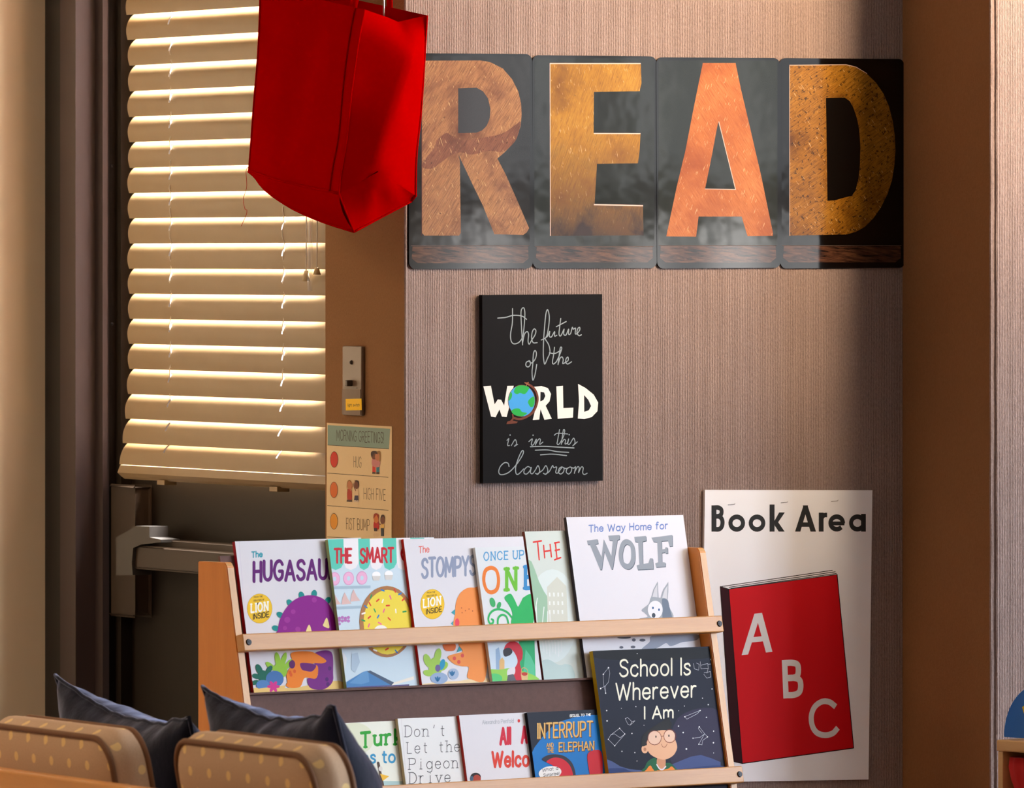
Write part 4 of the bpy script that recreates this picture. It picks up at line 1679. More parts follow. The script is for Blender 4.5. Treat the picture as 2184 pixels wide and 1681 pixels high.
def art_hug(a, W, H):
    a.line('440,300 540,1600', 5, (214, 210, 222))
    a.text('The', 542, 442, 642, 437, 58, 10, (24, 150, 170), jit=0.4)
    a.text('HUGASAUR', 552, 652, 1292, 630, 190, 30, (98, 24, 112), jit=0.35, gap=2.6)
    badge(a, 615, 873, 105, 124, (535, 915), (692, 893), (556, 970), (697, 946), 785)
    teal = (24, 140, 140)
    for x, y, r in ((752, 1042, -70), (790, 928, -55), (872, 826, -35), (972, 762, -20), (1080, 748, 5), (1195, 806, 30)):
        a.ell(x, y, 24, 34, teal, r)
    pu = (138, 18, 138)
    a.poly('768,1120 768,1060 790,960 840,870 910,800 1000,764 1090,764 1170,800 1225,870 1262,980 1268,1120', pu, True)
    for x, y, r in ((850, 970, 26), (830, 1040, 18), (900, 900, 20), (940, 1050, 22), (1080, 800, 22)):
        a.ell(x, y, r, r, (160, 46, 154))
    a.poly('1036,1010 1058,1070 1056,1098 1012,1085 1008,1070', (240, 216, 150), True)
    a.poly('1186,952 1206,1010 1204,1042 1156,1022 1160,1000', (240, 216, 150), True)
    a.poly('800,1105 850,1090 890,1105', (236, 120, 30))
    # foot of the picture
    a.poly('545,1560 700,1545 900,1550 1290,1490 1300,1600 640,1610', (232, 196, 120), True)
    gr, lm = (22, 104, 86), (150, 200, 60)
    for x, y, rx, ry, r in ((770, 1320, 24, 75, -12), (815, 1320, 22, 75, 18), (855, 1355, 22, 62, 40), (705, 1365, 22, 50, -50), (790, 1400, 60, 70, 0)):
        a.ell(x, y, rx, ry, lm, r)
    for x, y, rx, ry, r in ((610, 1395, 26, 50, -25), (692, 1400, 22, 45, 35), (585, 1452, 36, 22, 20), (575, 1505, 36, 20, -15), (640, 1450, 40, 50, 0)):
        a.ell(x, y, rx, ry, gr, r)
    a.ell(742, 1475, 76, 70, (70, 116, 176))
    a.ell(640, 1525, 56, 42, (82, 130, 190))
    a.poly('560,1562 830,1530 830,1600 570,1600', (232, 196, 120))
    for r in range(0, 360, 60):
        a.ell(730 + 28 * math.cos(math.radians(r)), 1540 + 26 * math.sin(math.radians(r)), 26, 14, (206, 50, 140), r)
    a.poly('1090,1250 1225,1245 1240,1420 1235,1500 1180,1555 1110,1568 1040,1545 1020,1475 1060,1465 1110,1440 1080,1340', (120, 36, 130), True)
    a.poly('888,1250 1040,1240 1130,1280 1182,1320 1150,1342 1085,1340 1065,1350 1110,1370 1095,1470 1000,1465 960,1540 880,1552 838,1530 850,1500 842,1440 868,1385 905,1360 890,1310', (238, 130, 34), True)
    a.poly('962,1340 1060,1345 1095,1365 1060,1410 1000,1405 970,1390', (108, 30, 116), True)
    a.ell(890, 1350, 26, 36, (96, 28, 100))
    for x, y in ((1186, 1478), (1210, 1385), (1195, 1520)):
        a.ell(x, y, 15, 18, (86, 30, 110))
    for x, y in ((872, 1420), (910, 1410), (880, 1440)):
        a.ell(x, y, 12, 16, (222, 90, 26))


def art_smart(a, W, H):
    bl = (196, 218, 232)
    x = 1198
    for i, wd in enumerate((132, 125, 100, 110, 115, 120, 120, 120)):
        c = (92, 200, 180) if i % 2 == 0 else (240, 236, 240)
        a.poly([(x, 270), (x + wd, 270), (x + wd + 6, 480), (x + wd * .85, 525), (x + wd * .5, 545), (x + wd * .15, 525), (x + 6, 480)], c, keep=True)
        x += wd
    a.z += a.DZ
    for i, ch in enumerate(('THE', 'SMART', 'C')):
        x0, y0, x1, y1 = ((1245, 496, 1408, 490), (1466, 490, 1766, 484), (1816, 480, 1900, 478))[i]
        a.text(ch, x0, y0, x1, y1, 138, 22, (196, 30, 46), jit=0.4, seed=i)
    for x, y in ((1255, 620), (1374, 616), (1488, 612)):
        a.ell(x, y, 46, 58, (222, 160, 200))
        a.ell(x, y, 40, 50, (236, 180, 214))
        a.ell(x, y, 14, 20, bl)
    for x, y in ((1610, 585), (1716, 578)):
        a.ell(x, y, 36, 28, (248, 248, 250))
        a.poly([(x - 36, y + 10), (x + 36, y + 10), (x + 26, y + 50), (x - 26, y + 50)], (214, 210, 206))
    sh = (168, 190, 206)
    a.poly('1222,684 1560,676 1560,700 1224,708', sh)
    a.poly('1236,858 1480,848 1480,872 1238,884', sh)
    for x, y in ((1260, 800), (1350, 795), (1425, 770)):
        a.poly([(x - 36, y + 45), (x - 30, y - 10), (x - 10, y - 60), (x + 20, y), (x + 48, y + 36)], (220, 186, 182))
    for i in range(12):
        a.ell(1268 + (i % 5) * 26, 950 + (i // 5) * 24 + 6 * (i % 2), 13, 13, (184, 120, 190), keep=True)
    a.z += a.DZ
    a.ell(1700, 985, 235, 305, (170, 116, 70))
    a.ell(1704, 990, 204, 276, (236, 214, 70))
    cols = [(40, 120, 190), (220, 60, 40), (30, 150, 80), (236, 100, 150), (245, 242, 236), (214, 50, 40)]
    sp = [(1664, 718, 20), (1622, 803, -40), (1565, 770, -70), (1730, 778, 70), (1664, 810, -70), (1555, 835, 60), (1520, 858, 40), (1708, 848, -5), (1596, 890, 65),
          (1674, 892, -70), (1500, 915, -20), (1550, 948, -40), (1625, 942, -60), (1720, 962, 45), (1498, 975, 20), (1546, 1018, -70), (1776, 895, 85), (1768, 720, 70),
          (1812, 748, -30), (1840, 795, -50), (1850, 900, -10), (1640, 1000, 30), (1600, 1230, 20), (1700, 1220, -30), (1780, 1240, 50)]
    for i, (x, y, r) in enumerate(sp):
        c, s_ = math.cos(math.radians(r)), math.sin(math.radians(r))
        a.line([(x - 13 * c, y - 13 * s_), (x + 13 * c, y + 13 * s_)], 13, cols[i % 6], keep=True)
    a.z += a.DZ
    a.ell(1650, 1070, 62, 55, (244, 242, 238))
    a.poly('1272,1250 1330,1250 1360,1300 1340,1400 1290,1430', (222, 226, 230))
    a.poly('1400,1260 1450,1250 1470,1330 1430,1420 1395,1390', (176, 196, 214))
    a.poly('1355,1545 1355,1500 1500,1412 1560,1406 1740,1530', (74, 128, 184))
    a.poly('1500,1412 1540,1404 1550,1500 1480,1520 1380,1510', (98, 150, 200))
    a.poly('1350,1545 1890,1520 1890,1570 1350,1575', (92, 82, 132))
    a.poly('1530,1412 1556,1402 1760,1505 1738,1530', (76, 92, 116))
    a.poly('1760,1505 1930,1450 1930,1480 1740,1530', (236, 230, 220))


def art_stomp(a, W, H):
    a.text('The', 220, 338, 320, 332, 66, 9, (224, 110, 100), jit=0.4)
    a.text('STOMPYS', 240, 566, 745, 540, 190, 27, (144, 154, 180), jit=0.35, gap=1.9)
    badge(a, 345, 794, 105, 132, (258, 832), (424, 800), (286, 888), (430, 862), 700)
    og, tl_ = (240, 146, 74), (62, 160, 176)
    for p in ('512,868 548,838 556,900', '508,968 552,926 556,1000', '560,780 575,740 590,770'):
        a.poly(p, tl_)
    a.poly('552,1010 548,880 556,780 590,700 650,652 720,645 790,660 830,1010', og, True)
    a.ell(566, 960, 20, 38, (230, 70, 90))
    for x, y in ((605, 828), (640, 852), (672, 838), (704, 855), (610, 870)):
        a.ell(x, y, 5, 6, (170, 80, 40), keep=True)
    a.z += a.DZ
    a.poly('200,1520 420,1490 600,1480 800,1440 810,1530 210,1560', (240, 214, 170), True)
    lm = (160, 200, 84)
    for x, y, rx, ry, r in ((300, 1300, 32, 62, -20), (392, 1255, 30, 66, 12), (305, 1412, 44, 28, 15), (440, 1350, 50, 34, -40), (370, 1360, 60, 90, 0)):
        a.ell(x, y, rx, ry, lm, r)
    a.ell(404, 1458, 78, 52, (150, 172, 206))
    a.ell(532, 1420, 48, 50, (166, 184, 212))
    a.ell(432, 1335, 24, 50, (44, 150, 190), 15)
    a.ell(392, 1368, 24, 32, (110, 96, 150))
    for x, y in ((520, 1440), (390, 1490)):
        for r in (-60, -90, -120):
            a.ell(x + 22 * math.cos(math.radians(r)), y + 26 * math.sin(math.radians(r)), 24, 9, (60, 120, 170), r, keep=True)
    a.z += a.DZ
    a.poly('440,1140 545,1150 545,1205 500,1215 455,1205', (222, 112, 56), True)
    a.poly('585,1140 810,1140 815,1470 690,1468 655,1440 668,1360 600,1350 530,1325 480,1265 560,1235 615,1215', og, True)
    for x, y in ((540, 1280), (580, 1312), (612, 1255)):
        a.ell(x, y, 15, 18, (222, 84, 74))
    a.poly('560,1228 585,1170 606,1210', tl_)


def art_once(a, W, H):
    a.text('ONCE UP', 800, 408, 1170, 390, 84, 12, (92, 160, 208), serif=0.9, colors=[(92, 160, 208)])
    a.line('872,468 820,495 806,580 828,660 872,688 922,660 938,580 920,495', 36, (232, 124, 46), True, True)
    a.text('N', 992, 686, 1112, 676, 226, 38, (110, 190, 56), serif=1.3)
    a.text('E', 1160, 672, 1250, 666, 230, 38, (60, 140, 200), serif=1.2)
    g1 = (44, 178, 96)
    a.poly('990,735 1045,700 1085,760 1112,815 1140,770 1165,730 1240,720 1240,985 1060,985 1062,880 1030,800', g1, True)
    a.line('1062,920 1020,870 960,842 900,846 860,880 846,930 862,968 886,962 890,938 876,930', 20, g1, True)
    a.line('930,985 935,920 970,890 1010,910 1030,985', 20, g1, True)
    a.ell(884, 778, 24, 44, (60, 170, 100), -15)
    a.ell(942, 804, 18, 32, (60, 170, 100), 15)
    # lower picture
    a.poly('800,1130 1260,1120 1270,1500 830,1520', (206, 222, 236))
    a.poly('1120,1120 1260,1120 1270,1500 1130,1500', (48, 170, 110))
    a.poly('1180,1200 1225,1260 1262,1340 1262,1480 1150,1480', (90, 196, 150))
    a.poly('910,1200 940,1180 955,1260 950,1400 915,1400', (150, 176, 206))
    a.poly('945,1300 970,1270 990,1300 990,1390 945,1390', (222, 180, 120))
    a.poly('820,1390 960,1380 1060,1370 1270,1440 1270,1510 830,1520', (150, 208, 90), True)
    a.ell(900, 1460, 70, 45, (90, 200, 120))
    a.poly('985,1220 1000,1160 1050,1128 1110,1140 1150,1200 1150,1280 1128,1320 1146,1400 1150,1485 1090,1485 1075,1390 1108,1310 1080,1230 1030,1190', (204, 44, 62), True)
    a.poly('980,1205 1030,1185 1062,1215 1040,1250 990,1262', (60, 56, 64), True)
    a.poly('1020,1380 1080,1360 1080,1420 1020,1440', (226, 220, 226), True)
    a.poly('1020,1430 1070,1420 1100,1490 1060,1490 1010,1490', (96, 96, 106))
    a.line('1140,1430 1145,1375 1170,1365 1195,1385 1198,1430', 7, (210, 170, 120), True)
    a.poly('1138,1425 1202,1420 1196,1485 1146,1490', (222, 184, 132))
    a.ell(1170, 1420, 26, 16, (190, 60, 50))


def art_the(a, W, H):
    a.ell(1420, 900, 230, 420, (222, 232, 230))
    rd = (222, 60, 52)
    for p in ('1250,238 1322,226', '1288,234 1302,395', '1342,268 1352,378', '1400,258 1412,368', '1346,322 1406,312', '1440,245 1482,238', '1448,246 1462,388', '1446,312 1484,304', '1440,396 1495,376'):
        a.line(p, 15, rd)
    gn = (160, 196, 168)
    a.poly('1205,395 1232,410 1262,480 1276,520 1300,590 1325,640 1345,680 1372,720 1382,800 1372,990 1240,990', gn)
    a.poly('1372,640 1462,550 1545,632 1560,990 1380,990', (212, 214, 202))
    for r in range(3):
        for c in range(4):
            a.poly([(1388 + c * 38, 690 + r * 78), (1402 + c * 38, 690 + r * 78), (1404 + c * 38, 725 + r * 78), (1390 + c * 38, 725 + r * 78)], (236, 240, 236), keep=True)
    a.z += a.DZ
    for p in ('1262,880 1285,740', '1282,970 1275,800', '1330,970 1345,820', '1376,970 1378,860', '1400,960 1398,880'):
        a.line(p, 9, (238, 242, 240))
    for i in range(7):
        a.line([(1330 + i * 28, 1110), (1345 + i * 26, 1220 + 20 * (i % 3))], 9, (236, 240, 240), keep=True)
    a.z += a.DZ
    a.poly('1310,1330 1380,1290 1480,1340 1540,1330 1600,1360 1600,1480 1320,1490', (190, 210, 208), True)


def art_wolf(a, W, H):
    a.text('The Way Home for', 455, 318, 1272, 284, 82, 13, (112, 134, 192), jit=0.4)
    pol = ('440,400 550,385 556,430 528,436 590,570 612,385 690,560 705,400 668,395 658,350 775,342 775,385 752,395 704,692 690,692 618,510 592,697 575,697 470,440 448,440',
           '925,362 1045,352 1050,400 1010,410 1015,640 1070,630 1085,582 1115,582 1122,690 960,698 948,655 978,645 965,415 932,410',
           '1100,370 1315,342 1318,455 1285,460 1270,400 1205,405 1208,490 1240,485 1245,468 1268,470 1270,530 1245,530 1240,520 1208,525 1210,620 1245,625 1245,665 1148,672 1140,632 1170,622 1160,415 1120,410')
    for off, c in ((8, (88, 96, 108)), (0, (148, 154, 164))):
        for p in pol:
            q = [tuple(float(v) for v in s_.split(',')) for s_ in p.split()]
            a.poly([(x + off * .6, y + off) for x, y in q], c, keep=True)
        a.line([(x + off * .6, y + off) for x, y in ((850, 412), (808, 440), (786, 535), (802, 630), (862, 666), (906, 620), (914, 530), (898, 445))], 54, c, True, True)
    gy, gd = (158, 164, 174), (112, 124, 142)
    a.poly('1092,1000 1120,900 1166,816 1176,1000', gy)
    a.poly('1108,985 1130,905 1160,850 1164,985', (206, 206, 212))
    a.poly('1186,1010 1222,900 1274,822 1274,920 1266,1020', gy)
    a.poly('1206,1000 1236,905 1266,860 1260,1000', (206, 206, 212))
    a.poly('985,1200 1060,1180 1030,1140 1000,1110 1070,1050 1100,980 1180,985 1262,1000 1285,1080 1310,1205', gy, True)
    a.poly('1210,1000 1264,1010 1290,1100 1310,1205 1220,1205 1215,1100', gd, True)
    a.ell(1140, 1108, 76, 92, (230, 230, 236))
    a.ell(1123, 1166, 19, 25, (70, 76, 88))
    a.ell(1116, 1090, 9, 13, (60, 100, 150))
    a.ell(1178, 1108, 9, 13, (60, 100, 150))
    a.poly('1000,1515 1080,1440 1130,1370 1560,1360 1560,1420 1420,1440 1340,1470 1290,1480 1250,1450 1180,1490 1100,1520', (146, 152, 170), True)
    for x, y, rx, ry in ((920, 1418, 20, 16), (1008, 1420, 32, 14), (793, 1494, 20, 13), (912, 1490, 24, 14), (370, 1650, 22, 14), (360, 1730, 24, 14), (820, 1392, 70, 14)):
        a.ell(x, y, rx, ry, (96, 98, 112))


def art_school(a, W, H):
    ny = (50, 54, 72)
    cr = (240, 236, 216)
    a.poly('240,150 1560,120 1570,215 1300,245 700,255 300,235 240,190', (18, 18, 24), True)
    a.poly('1180,900 1640,820 1650,1400 1120,1420', (46, 40, 66), True)
    a.poly('325,1372 378,1356 450,1385 540,1440 640,1470 830,1488 830,1560 325,1560', (72, 88, 138))
    a.poly('1110,1420 1230,1370 1330,1330 1440,1312 1560,1350 1660,1392 1660,1520 1110,1520', (64, 78, 128))
    a.poly('330,1480 560,1460 700,1500 1100,1480 1660,1430 1660,1560 325,1580', (40, 58, 112), True)
    a.text('School Is', 524, 446, 1328, 424, 205, 22, cr)
    a.text('Wherever', 482, 710, 1392, 672, 205, 22, cr)
    a.text('I Am', 800, 918, 1136, 905, 152, 21, cr)
    st = (214, 216, 226)
    for p in ('406,338 422,396 405,500 372,540 374,622 352,525 346,412 406,338', '372,540 318,570', '592,905 622,895 668,940 648,980 622,968 592,905', '668,940 702,930 648,980',
              '1255,885 1430,815 1400,850 1282,912 1255,885', '404,1138 430,1090 530,1015 590,1078 476,1210 404,1138', '430,1090 470,1075 535,1120 590,1078',
              '1350,1125 1430,1115 1480,1075 1420,998 1408,1015 1450,1070', '1480,1075 1512,1110 1458,1150 1450,1200 1415,1190 1480,1075', '1355,290 1365,350 1412,365 1420,300 1388,285',
              '1430,270 1440,350 1520,345 1515,290 1440,310', '1475,395 1545,380 1550,440 1505,455 1470,410', '1505,400 1520,345', '1520,300 1550,296'):
        a.line(p, 3.2, st, keep=True)
    a.z += a.DZ
    rs = random.Random(3)
    dots = [(406, 338, 10), (348, 412, 9), (318, 570, 10), (374, 622, 9), (386, 816, 9), (390, 932, 10), (668, 1072, 8), (556, 1272, 9), (700, 1286, 8), (1188, 990, 9), (1240, 1062, 10), (1276, 1246, 12),
            (1578, 1176, 10), (1580, 1046, 9), (1520, 750, 9), (1456, 678, 7), (1562, 575, 8), (1500, 892, 9), (1552, 245, 12), (712, 772, 7), (1254, 766, 6), (726, 180, 6), (724, 1380, 6), (1420, 998, 9), (1350, 1125, 8),
            (1512, 1110, 8), (1415, 1192, 8), (1430, 815, 8), (1258, 886, 8), (404, 1138, 7), (530, 1015, 8), (588, 1078, 7), (476, 1210, 8), (550, 792, 5), (1190, 818, 5), (802, 980, 5), (1580, 1290, 6)]
    for x, y, r in dots:
        a.ell(x, y, r * .8, r * .9, (236, 236, 238), n=10, keep=True)
    a.z += a.DZ
    # a child with glasses looking up
    a.poly('800,1500 812,1450 850,1380 930,1345 960,1420 1080,1400 1150,1450 1170,1520', (30, 96, 62), True)
    a.poly('815,1530 835,1470 875,1430 920,1480 1060,1470 1110,1440 1150,1480 1160,1530', (236, 138, 50), True)
    a.poly('888,1420 940,1350 950,1405 948,1490 915,1490', (28, 100, 64))
    a.poly('955,1340 1035,1340 1040,1440 1000,1470 950,1440', (206, 146, 110), True)
    a.line('945,1420 975,1465 1010,1475 1045,1440', 16, (226, 222, 232), True)
    sk = (232, 178, 142)
    a.ell(812, 1246, 38, 48, sk)
    a.poly('836,1220 840,1120 900,1050 1000,1030 1090,1040 1140,1120 1170,1200 1165,1260 1120,1325 1030,1365 930,1340 860,1290', sk, True)
    a.poly('778,1215 772,1150 800,1080 870,1020 950,970 1010,930 1078,892 1095,935 1112,960 1092,1030 1000,1035 930,1050 870,1090 838,1150 830,1200', (34, 32, 34), True)
    a.ell(812, 1250, 16, 20, (190, 130, 100))
    a.ell(920, 1120, 70, 74, (236, 196, 172))
    a.ell(1088, 1100, 60, 66, (236, 196, 172))
    for cx, cy, rx, ry in ((920, 1120, 76, 80), (1090, 1102, 68, 74)):
        a.line([(cx + rx * math.cos(t * math.pi / 8), cy + ry * math.sin(t * math.pi / 8)) for t in range(16)], 7, (120, 56, 46), False, True, keep=True)
    a.line('996,1105 1022,1100', 7, (120, 56, 46))
    a.line('844,1140 826,1180', 7, (120, 56, 46))
    a.ell(935, 1108, 7, 14, (60, 40, 36))
    a.ell(1080, 1098, 7, 14, (60, 40, 36))
    a.line('995,1190 1010,1220 1040,1222 1060,1190', 6, (150, 84, 60), True)


def art_turk(a, W, H):
    a.ell(140, 400, 150, 130, (226, 230, 204))
    a.text('Turk', 176, 478, 530, 446, 140, 24, (46, 160, 52), serif=0.9, jit=0.5)
    a.text('oes to', 120, 604, 468, 596, 112, 17, (58, 150, 196), serif=0.3)
    a.poly('250,735 520,740 520,800 250,800', (176, 206, 206))
    a.line('326,596 335,640 345,690 362,770', 26, (84, 66, 56), True)
    a.ell(345, 640, 16, 20, (226, 222, 214))
    a.poly('340,680 414,700 362,738', (240, 190, 60))
    a.poly('262,690 285,670 282,740 262,745', (230, 186, 96))


def art_pigeon(a, W, H):
    k = (66, 66, 70)
    a.line('512,240 555,780', 4, (214, 212, 212))
    for t, x0, y0, x1, y1 in (("Don't", 536, 384, 876, 374), ('Let the', 545, 518, 990, 500), ('Pigeon', 566, 646, 976, 632), ('Drive', 572, 760, 916, 746)):
        a.text(t, x0, y0, x1, y1, 88, 5.5, k, serif=1.25, mono=8.2)


def art_all(a, W, H):
    rd, orr = (206, 34, 60), (216, 62, 44)
    a.line('1000,240 1050,740', 4, (216, 214, 220))
    a.text('Alexandra Penfold', 1160, 284, 1415, 272, 36, 4.5, (176, 178, 186))
    a.text('All', 1296, 456, 1398, 448, 150, 25, rd, gap=3)
    a.text('A', 1468, 444, 1530, 440, 150, 25, rd)
    a.text('Welco', 1232, 636, 1545, 628, 140, 24, orr, gap=2.6)
    a.ell(1455, 255, 10, 14, (200, 40, 40))
    a.ell(1108, 706, 42, 34, (40, 26, 24))
    a.ell(1118, 722, 32, 34, (168, 56, 34))
    a.ell(1076, 720, 14, 22, (70, 90, 110))


def art_int(a, W, H):
    a.poly('1500,160 2140,140 2140,240 1760,270 1620,400 1520,420', (30, 34, 48))
    a.poly('1500,420 1640,390 1760,270 2140,235 2140,720 1540,720', (24, 116, 190), True)
    a.poly('1480,300 1600,300 1600,720 1540,720', (24, 116, 190))
    a.poly('1490,150 1700,150 1760,262 1640,390 1580,470 1540,560 1520,420', (30, 34, 48))
    a.text('SEQUEL TO THE', 1862, 226, 2034, 216, 22, 4.5, (236, 236, 232))
    gd = (228, 180, 104)
    for off, c in ((6, (96, 60, 24)), (0, gd)):
        a.text('INTERRUPT', 1600 + off, 402 + off, 2052 + off, 382 + off, 130, 14, c, serif=0.5, gap=1.8)
        a.text('AND', 1674 + off * .5, 472 + off * .5, 1734, 468 + off * .5, 38, 5, c)
        a.text('THE', 1680 + off * .5, 514 + off * .5, 1736, 510 + off * .5, 38, 5, c)
        a.text('ELEPHAN', 1772 + off, 506 + off, 2060 + off, 492 + off, 78, 10, c, serif=0.5, gap=1.8)
    a.poly('1640,562 1690,530 1760,525 1830,545 1890,610 1905,720 1800,720 1770,640 1730,600 1680,590', (52, 48, 58), True)
    a.poly('1675,585 1730,552 1800,560 1860,610 1890,690 1880,730 1800,730 1760,650 1720,610', (206, 34, 52), True)
    a.poly('2008,520 2070,490 2120,520 2120,720 2040,720 2012,620', (196, 30, 44), True)
    a.ell(1704, 672, 92, 52, (240, 238, 236), -8)
    a.text('What a', 1640, 668, 1770, 648, 30, 4, (40, 40, 46), jit=0.5)
    a.text('Surprise!', 1650, 706, 1778, 690, 28, 4, (40, 40, 46), jit=0.5)


G1, G2 = 'picture books on the upper rack tier', 'picture books on the lower rack tier'
book('picture_book', 'white picture book with purple title and purple dome picture, leftmost in the upper row', (501, 1155), (770, 1147), (536, 1482), 1, 0.0, 0.0, 0.0065, WHITE, (150, 24, 44), zHS, art_hug, G1)
book('picture_book', 'pale blue picture book with striped awning and big yellow sprinkled doughnut', (699, 1150.5), (925, 1143), (722, 1474), 1, 0.0102, 0.0, 0.0060, (204, 222, 234), (150, 170, 120), zHS, art_smart, G1)
book('picture_book', 'white picture book with grey-blue title and orange dome picture, third in the upper row', (860.5, 1150), (1115, 1141), (886, 1465), 1, 0.0097, 0.0015, 0.0058, WHITE, (190, 40, 30), zST, art_stomp, G1)
book('picture_book', 'short white picture book with big orange and green letters and a green vine', (1013, 1168), (1118, 1161.5), (1040, 1458), 1, 0.0124, 0.0096, 0.0055, (222, 226, 230), (226, 226, 222), zST, art_once, G1)
book('picture_book', 'narrow pale grey-green picture book with brushed red letters and a faint house', (1119, 1134), (1262, 1127), (1150, 1454), 1, 0.0008, 0.0, 0.0060, (214, 222, 216), (120, 60, 50), zST, art_the, G1)
book('picture_book', 'white picture book with grey slab title and grey animal, rightmost in the upper row', (1207.5, 1103.5), (1456, 1091), (1240, 1447), 1, 0.0087, 0.0, 0.0060, (224, 222, 230), (60, 54, 60), zWO, art_wolf, G1)
book('picture_book', 'cream picture book with green and blue title, half behind the navy pillow', (662, 1546), (872, 1533), (680, 1680), 2, 0.0, 0.0, 0.0060, (238, 240, 228), (190, 190, 160), zLO, art_turk, G2)
book('picture_book', 'off-white picture book with thin typewriter lettering in four lines', (848, 1533), (1005, 1524.5), (859, 1674), 2, 0.0076, 0.0, 0.0058, (232, 232, 232), (206, 190, 150), zLO, art_pigeon, G2)
book('picture_book', 'white picture book with red condensed title, between typewriter and blue books', (979, 1526), (1227, 1512), (992, 1664), 2, 0.0078, 0.0, 0.0055, (224, 221, 227), (190, 60, 50), zLO, art_all, G2)
book('picture_book', 'blue and black picture book with gold title and red shapes', (1124, 1520), (1285, 1511), (1133, 1657), 2, 0.0092, 0.0062, 0.0060, (24, 116, 190), (26, 28, 34), zLO, art_int, G2)
book('picture_book', 'dark navy picture book with cream title and starry sky over a child', (1264, 1388.6), (1513, 1382.8), (1283, 1649.5), 2, 0.0128, 0.0085, 0.0078, (34, 37, 52), (206, 170, 40), zSC, art_school, G2)


# ================================================================== RED TOTE BAG
RED = NT('red_woven_bag_cloth')
RED.color(RED.mix(RED.noise(14, None, 3), (152, 0, 0), (168, 0, 1)))
RED.bump(RED.noise(900), 0.12, 0.0004)
RED = RED.set(Roughness=0.8, Specular_IOR_Level=0.0)
zBG = (500, 0, 3.2326)
DN = 11.68


def interp(pts, n):
    """resample a polyline of vectors smoothly at n+1 parameters"""
    out = []
    m = len(pts)
    for k in range(n + 1):
        t = k / n * (m - 1)
        i = min(int(t), m - 2)
        f = t - i
        p0 = pts[max(i - 1, 0)]
        p1, p2 = pts[i], pts[i + 1]
        p3 = pts[min(i + 2, m - 1)]
        out.append(0.5 * (2 * p1 + (p2 - p0) * f + (2 * p0 - 5 * p1 + 4 * p2 - p3) * f * f + (3 * p1 - p0 - 3 * p2 + p3) * f ** 3))
    return out


def bp(x, y, d):
    return at(zBG[0] + x / zBG[2], zBG[1] + y / zBG[2], d)


DR = DN + 0.055
DL = DN + 0.30
near = [bp(x, y, DN) for x, y in ((900, 65), (868, 220), (840, 400), (805, 650), (775, 950), (735, 1190), (720, 1335))]
crease = [bp(x, y, DN + d) for x, y, d in ((1130, 150, 0.055), (1215, 330, 0.008), (1205, 480, -0.004), (1130, 680, -0.014), (1050, 880, -0.020), (990, 1080, -0.022), (985, 1180, -0.012))]
right = [bp(x, y, DR) for x, y in ((1330, 106), (1318, 300), (1303, 550), (1285, 800), (1258, 1050), (1252, 1250), (1252, 1350))]
left = [bp(x, y, DL) for x, y in ((180, -95), (172, 160), (160, 400), (136, 680), (118, 930), (104, 1120), (99, 1176))]
back = [r + (l - n_) + V3((0, 0.012, 0)) for r, l, n_ in zip(right, left, near)]
NR = 30
near_, crease_, right_, left_, back_ = [interp(p, NR) for p in (near, crease, right, left, back)]
# bottom edge rows
botN, botR, botL = bp(825, 1600, DN + 0.02), bp(1222, 1388, DR + 0.01), bp(128, 1200, DL)
bot_front = interp([bp(128, 1200, DL), bp(210, 1310, DL - 0.05), bp(400, 1440, DL - 0.13), bp(620, 1535, DN + 0.09), bp(825, 1600, DN + 0.02)], 12)
V, Fc = [], []


def grid(rows):
    b = len(V)
    nc = len(rows[0])
    for r in rows:
        V.extend(r)
    for i in range(len(rows) - 1):
        for j in range(nc - 1):
            a = b + i * nc + j
            Fc.append((a, a + nc, a + nc + 1, a + 1))


rnd = lambda p, s, amp: amp * noise.noise(V3((p.x, p.y, p.z)) * s)
rows = []
for i in range(NR + 1):
    t = i / NR
    row = []
    for j in range(13):
        u = j / 12
        p = left_[i].lerp(near_[i], u)
        out_ = -ER * (0.010 * math.sin(math.pi * u) * (0.4 + 0.6 * t) + rnd(p, 7, 0.010) * math.sin(math.pi * u) - 0.012 * math.exp(-((u - 0.38 - 0.2 * (1 - t)) / 0.13) ** 2) * math.sin(math.pi * min(1, t * 1.1)))
        row.append(p + out_)
    rows.append(row)
grid(rows)
face_rows = rows
top_of_bottom = rows[-1]
grid([[top_of_bottom[j].lerp(bot_front[j], k / 4) + (-ER) * 0.006 * math.sin(math.pi * k / 4) for j in range(13)] for k in range(5)])
rows = []
for i in range(NR + 1):
    row = [near_[i].lerp(crease_[i], j / 6) + EW * rnd(near_[i].lerp(crease_[i], j / 6), 14, 0.007) * math.sin(math.pi * j / 6) for j in range(7)]
    row += [crease_[i].lerp(right_[i], j / 6) + EW * rnd(crease_[i].lerp(right_[i], j / 6), 14, 0.010) * math.sin(math.pi * j / 6) for j in range(1, 7)]
    rows.append(row)
grid(rows)
botm = bp(1010, 1500, DN + 0.045)
lastb = [botN.lerp(botm, j / 6) for j in range(7)] + [botm.lerp(botR, j / 6) for j in range(1, 7)]
gl = rows[-1]
# two folds running from the apex to the bottom corners
rr = []
for k in range(5):
    t = k / 4
    r = []
    for j in range(13):
        p = gl[j].lerp(lastb[j], t)
        fold = math.exp(-((j - (6 - 4.2 * t)) / 1.1) ** 2) * 0.010 + math.exp(-((j - (6 + 4.8 * t)) / 1.1) ** 2) * 0.008
        r.append(p + EW * fold * math.sin(math.pi * min(1, t + 0.15)))
    rr.append(r)
grid(rr)
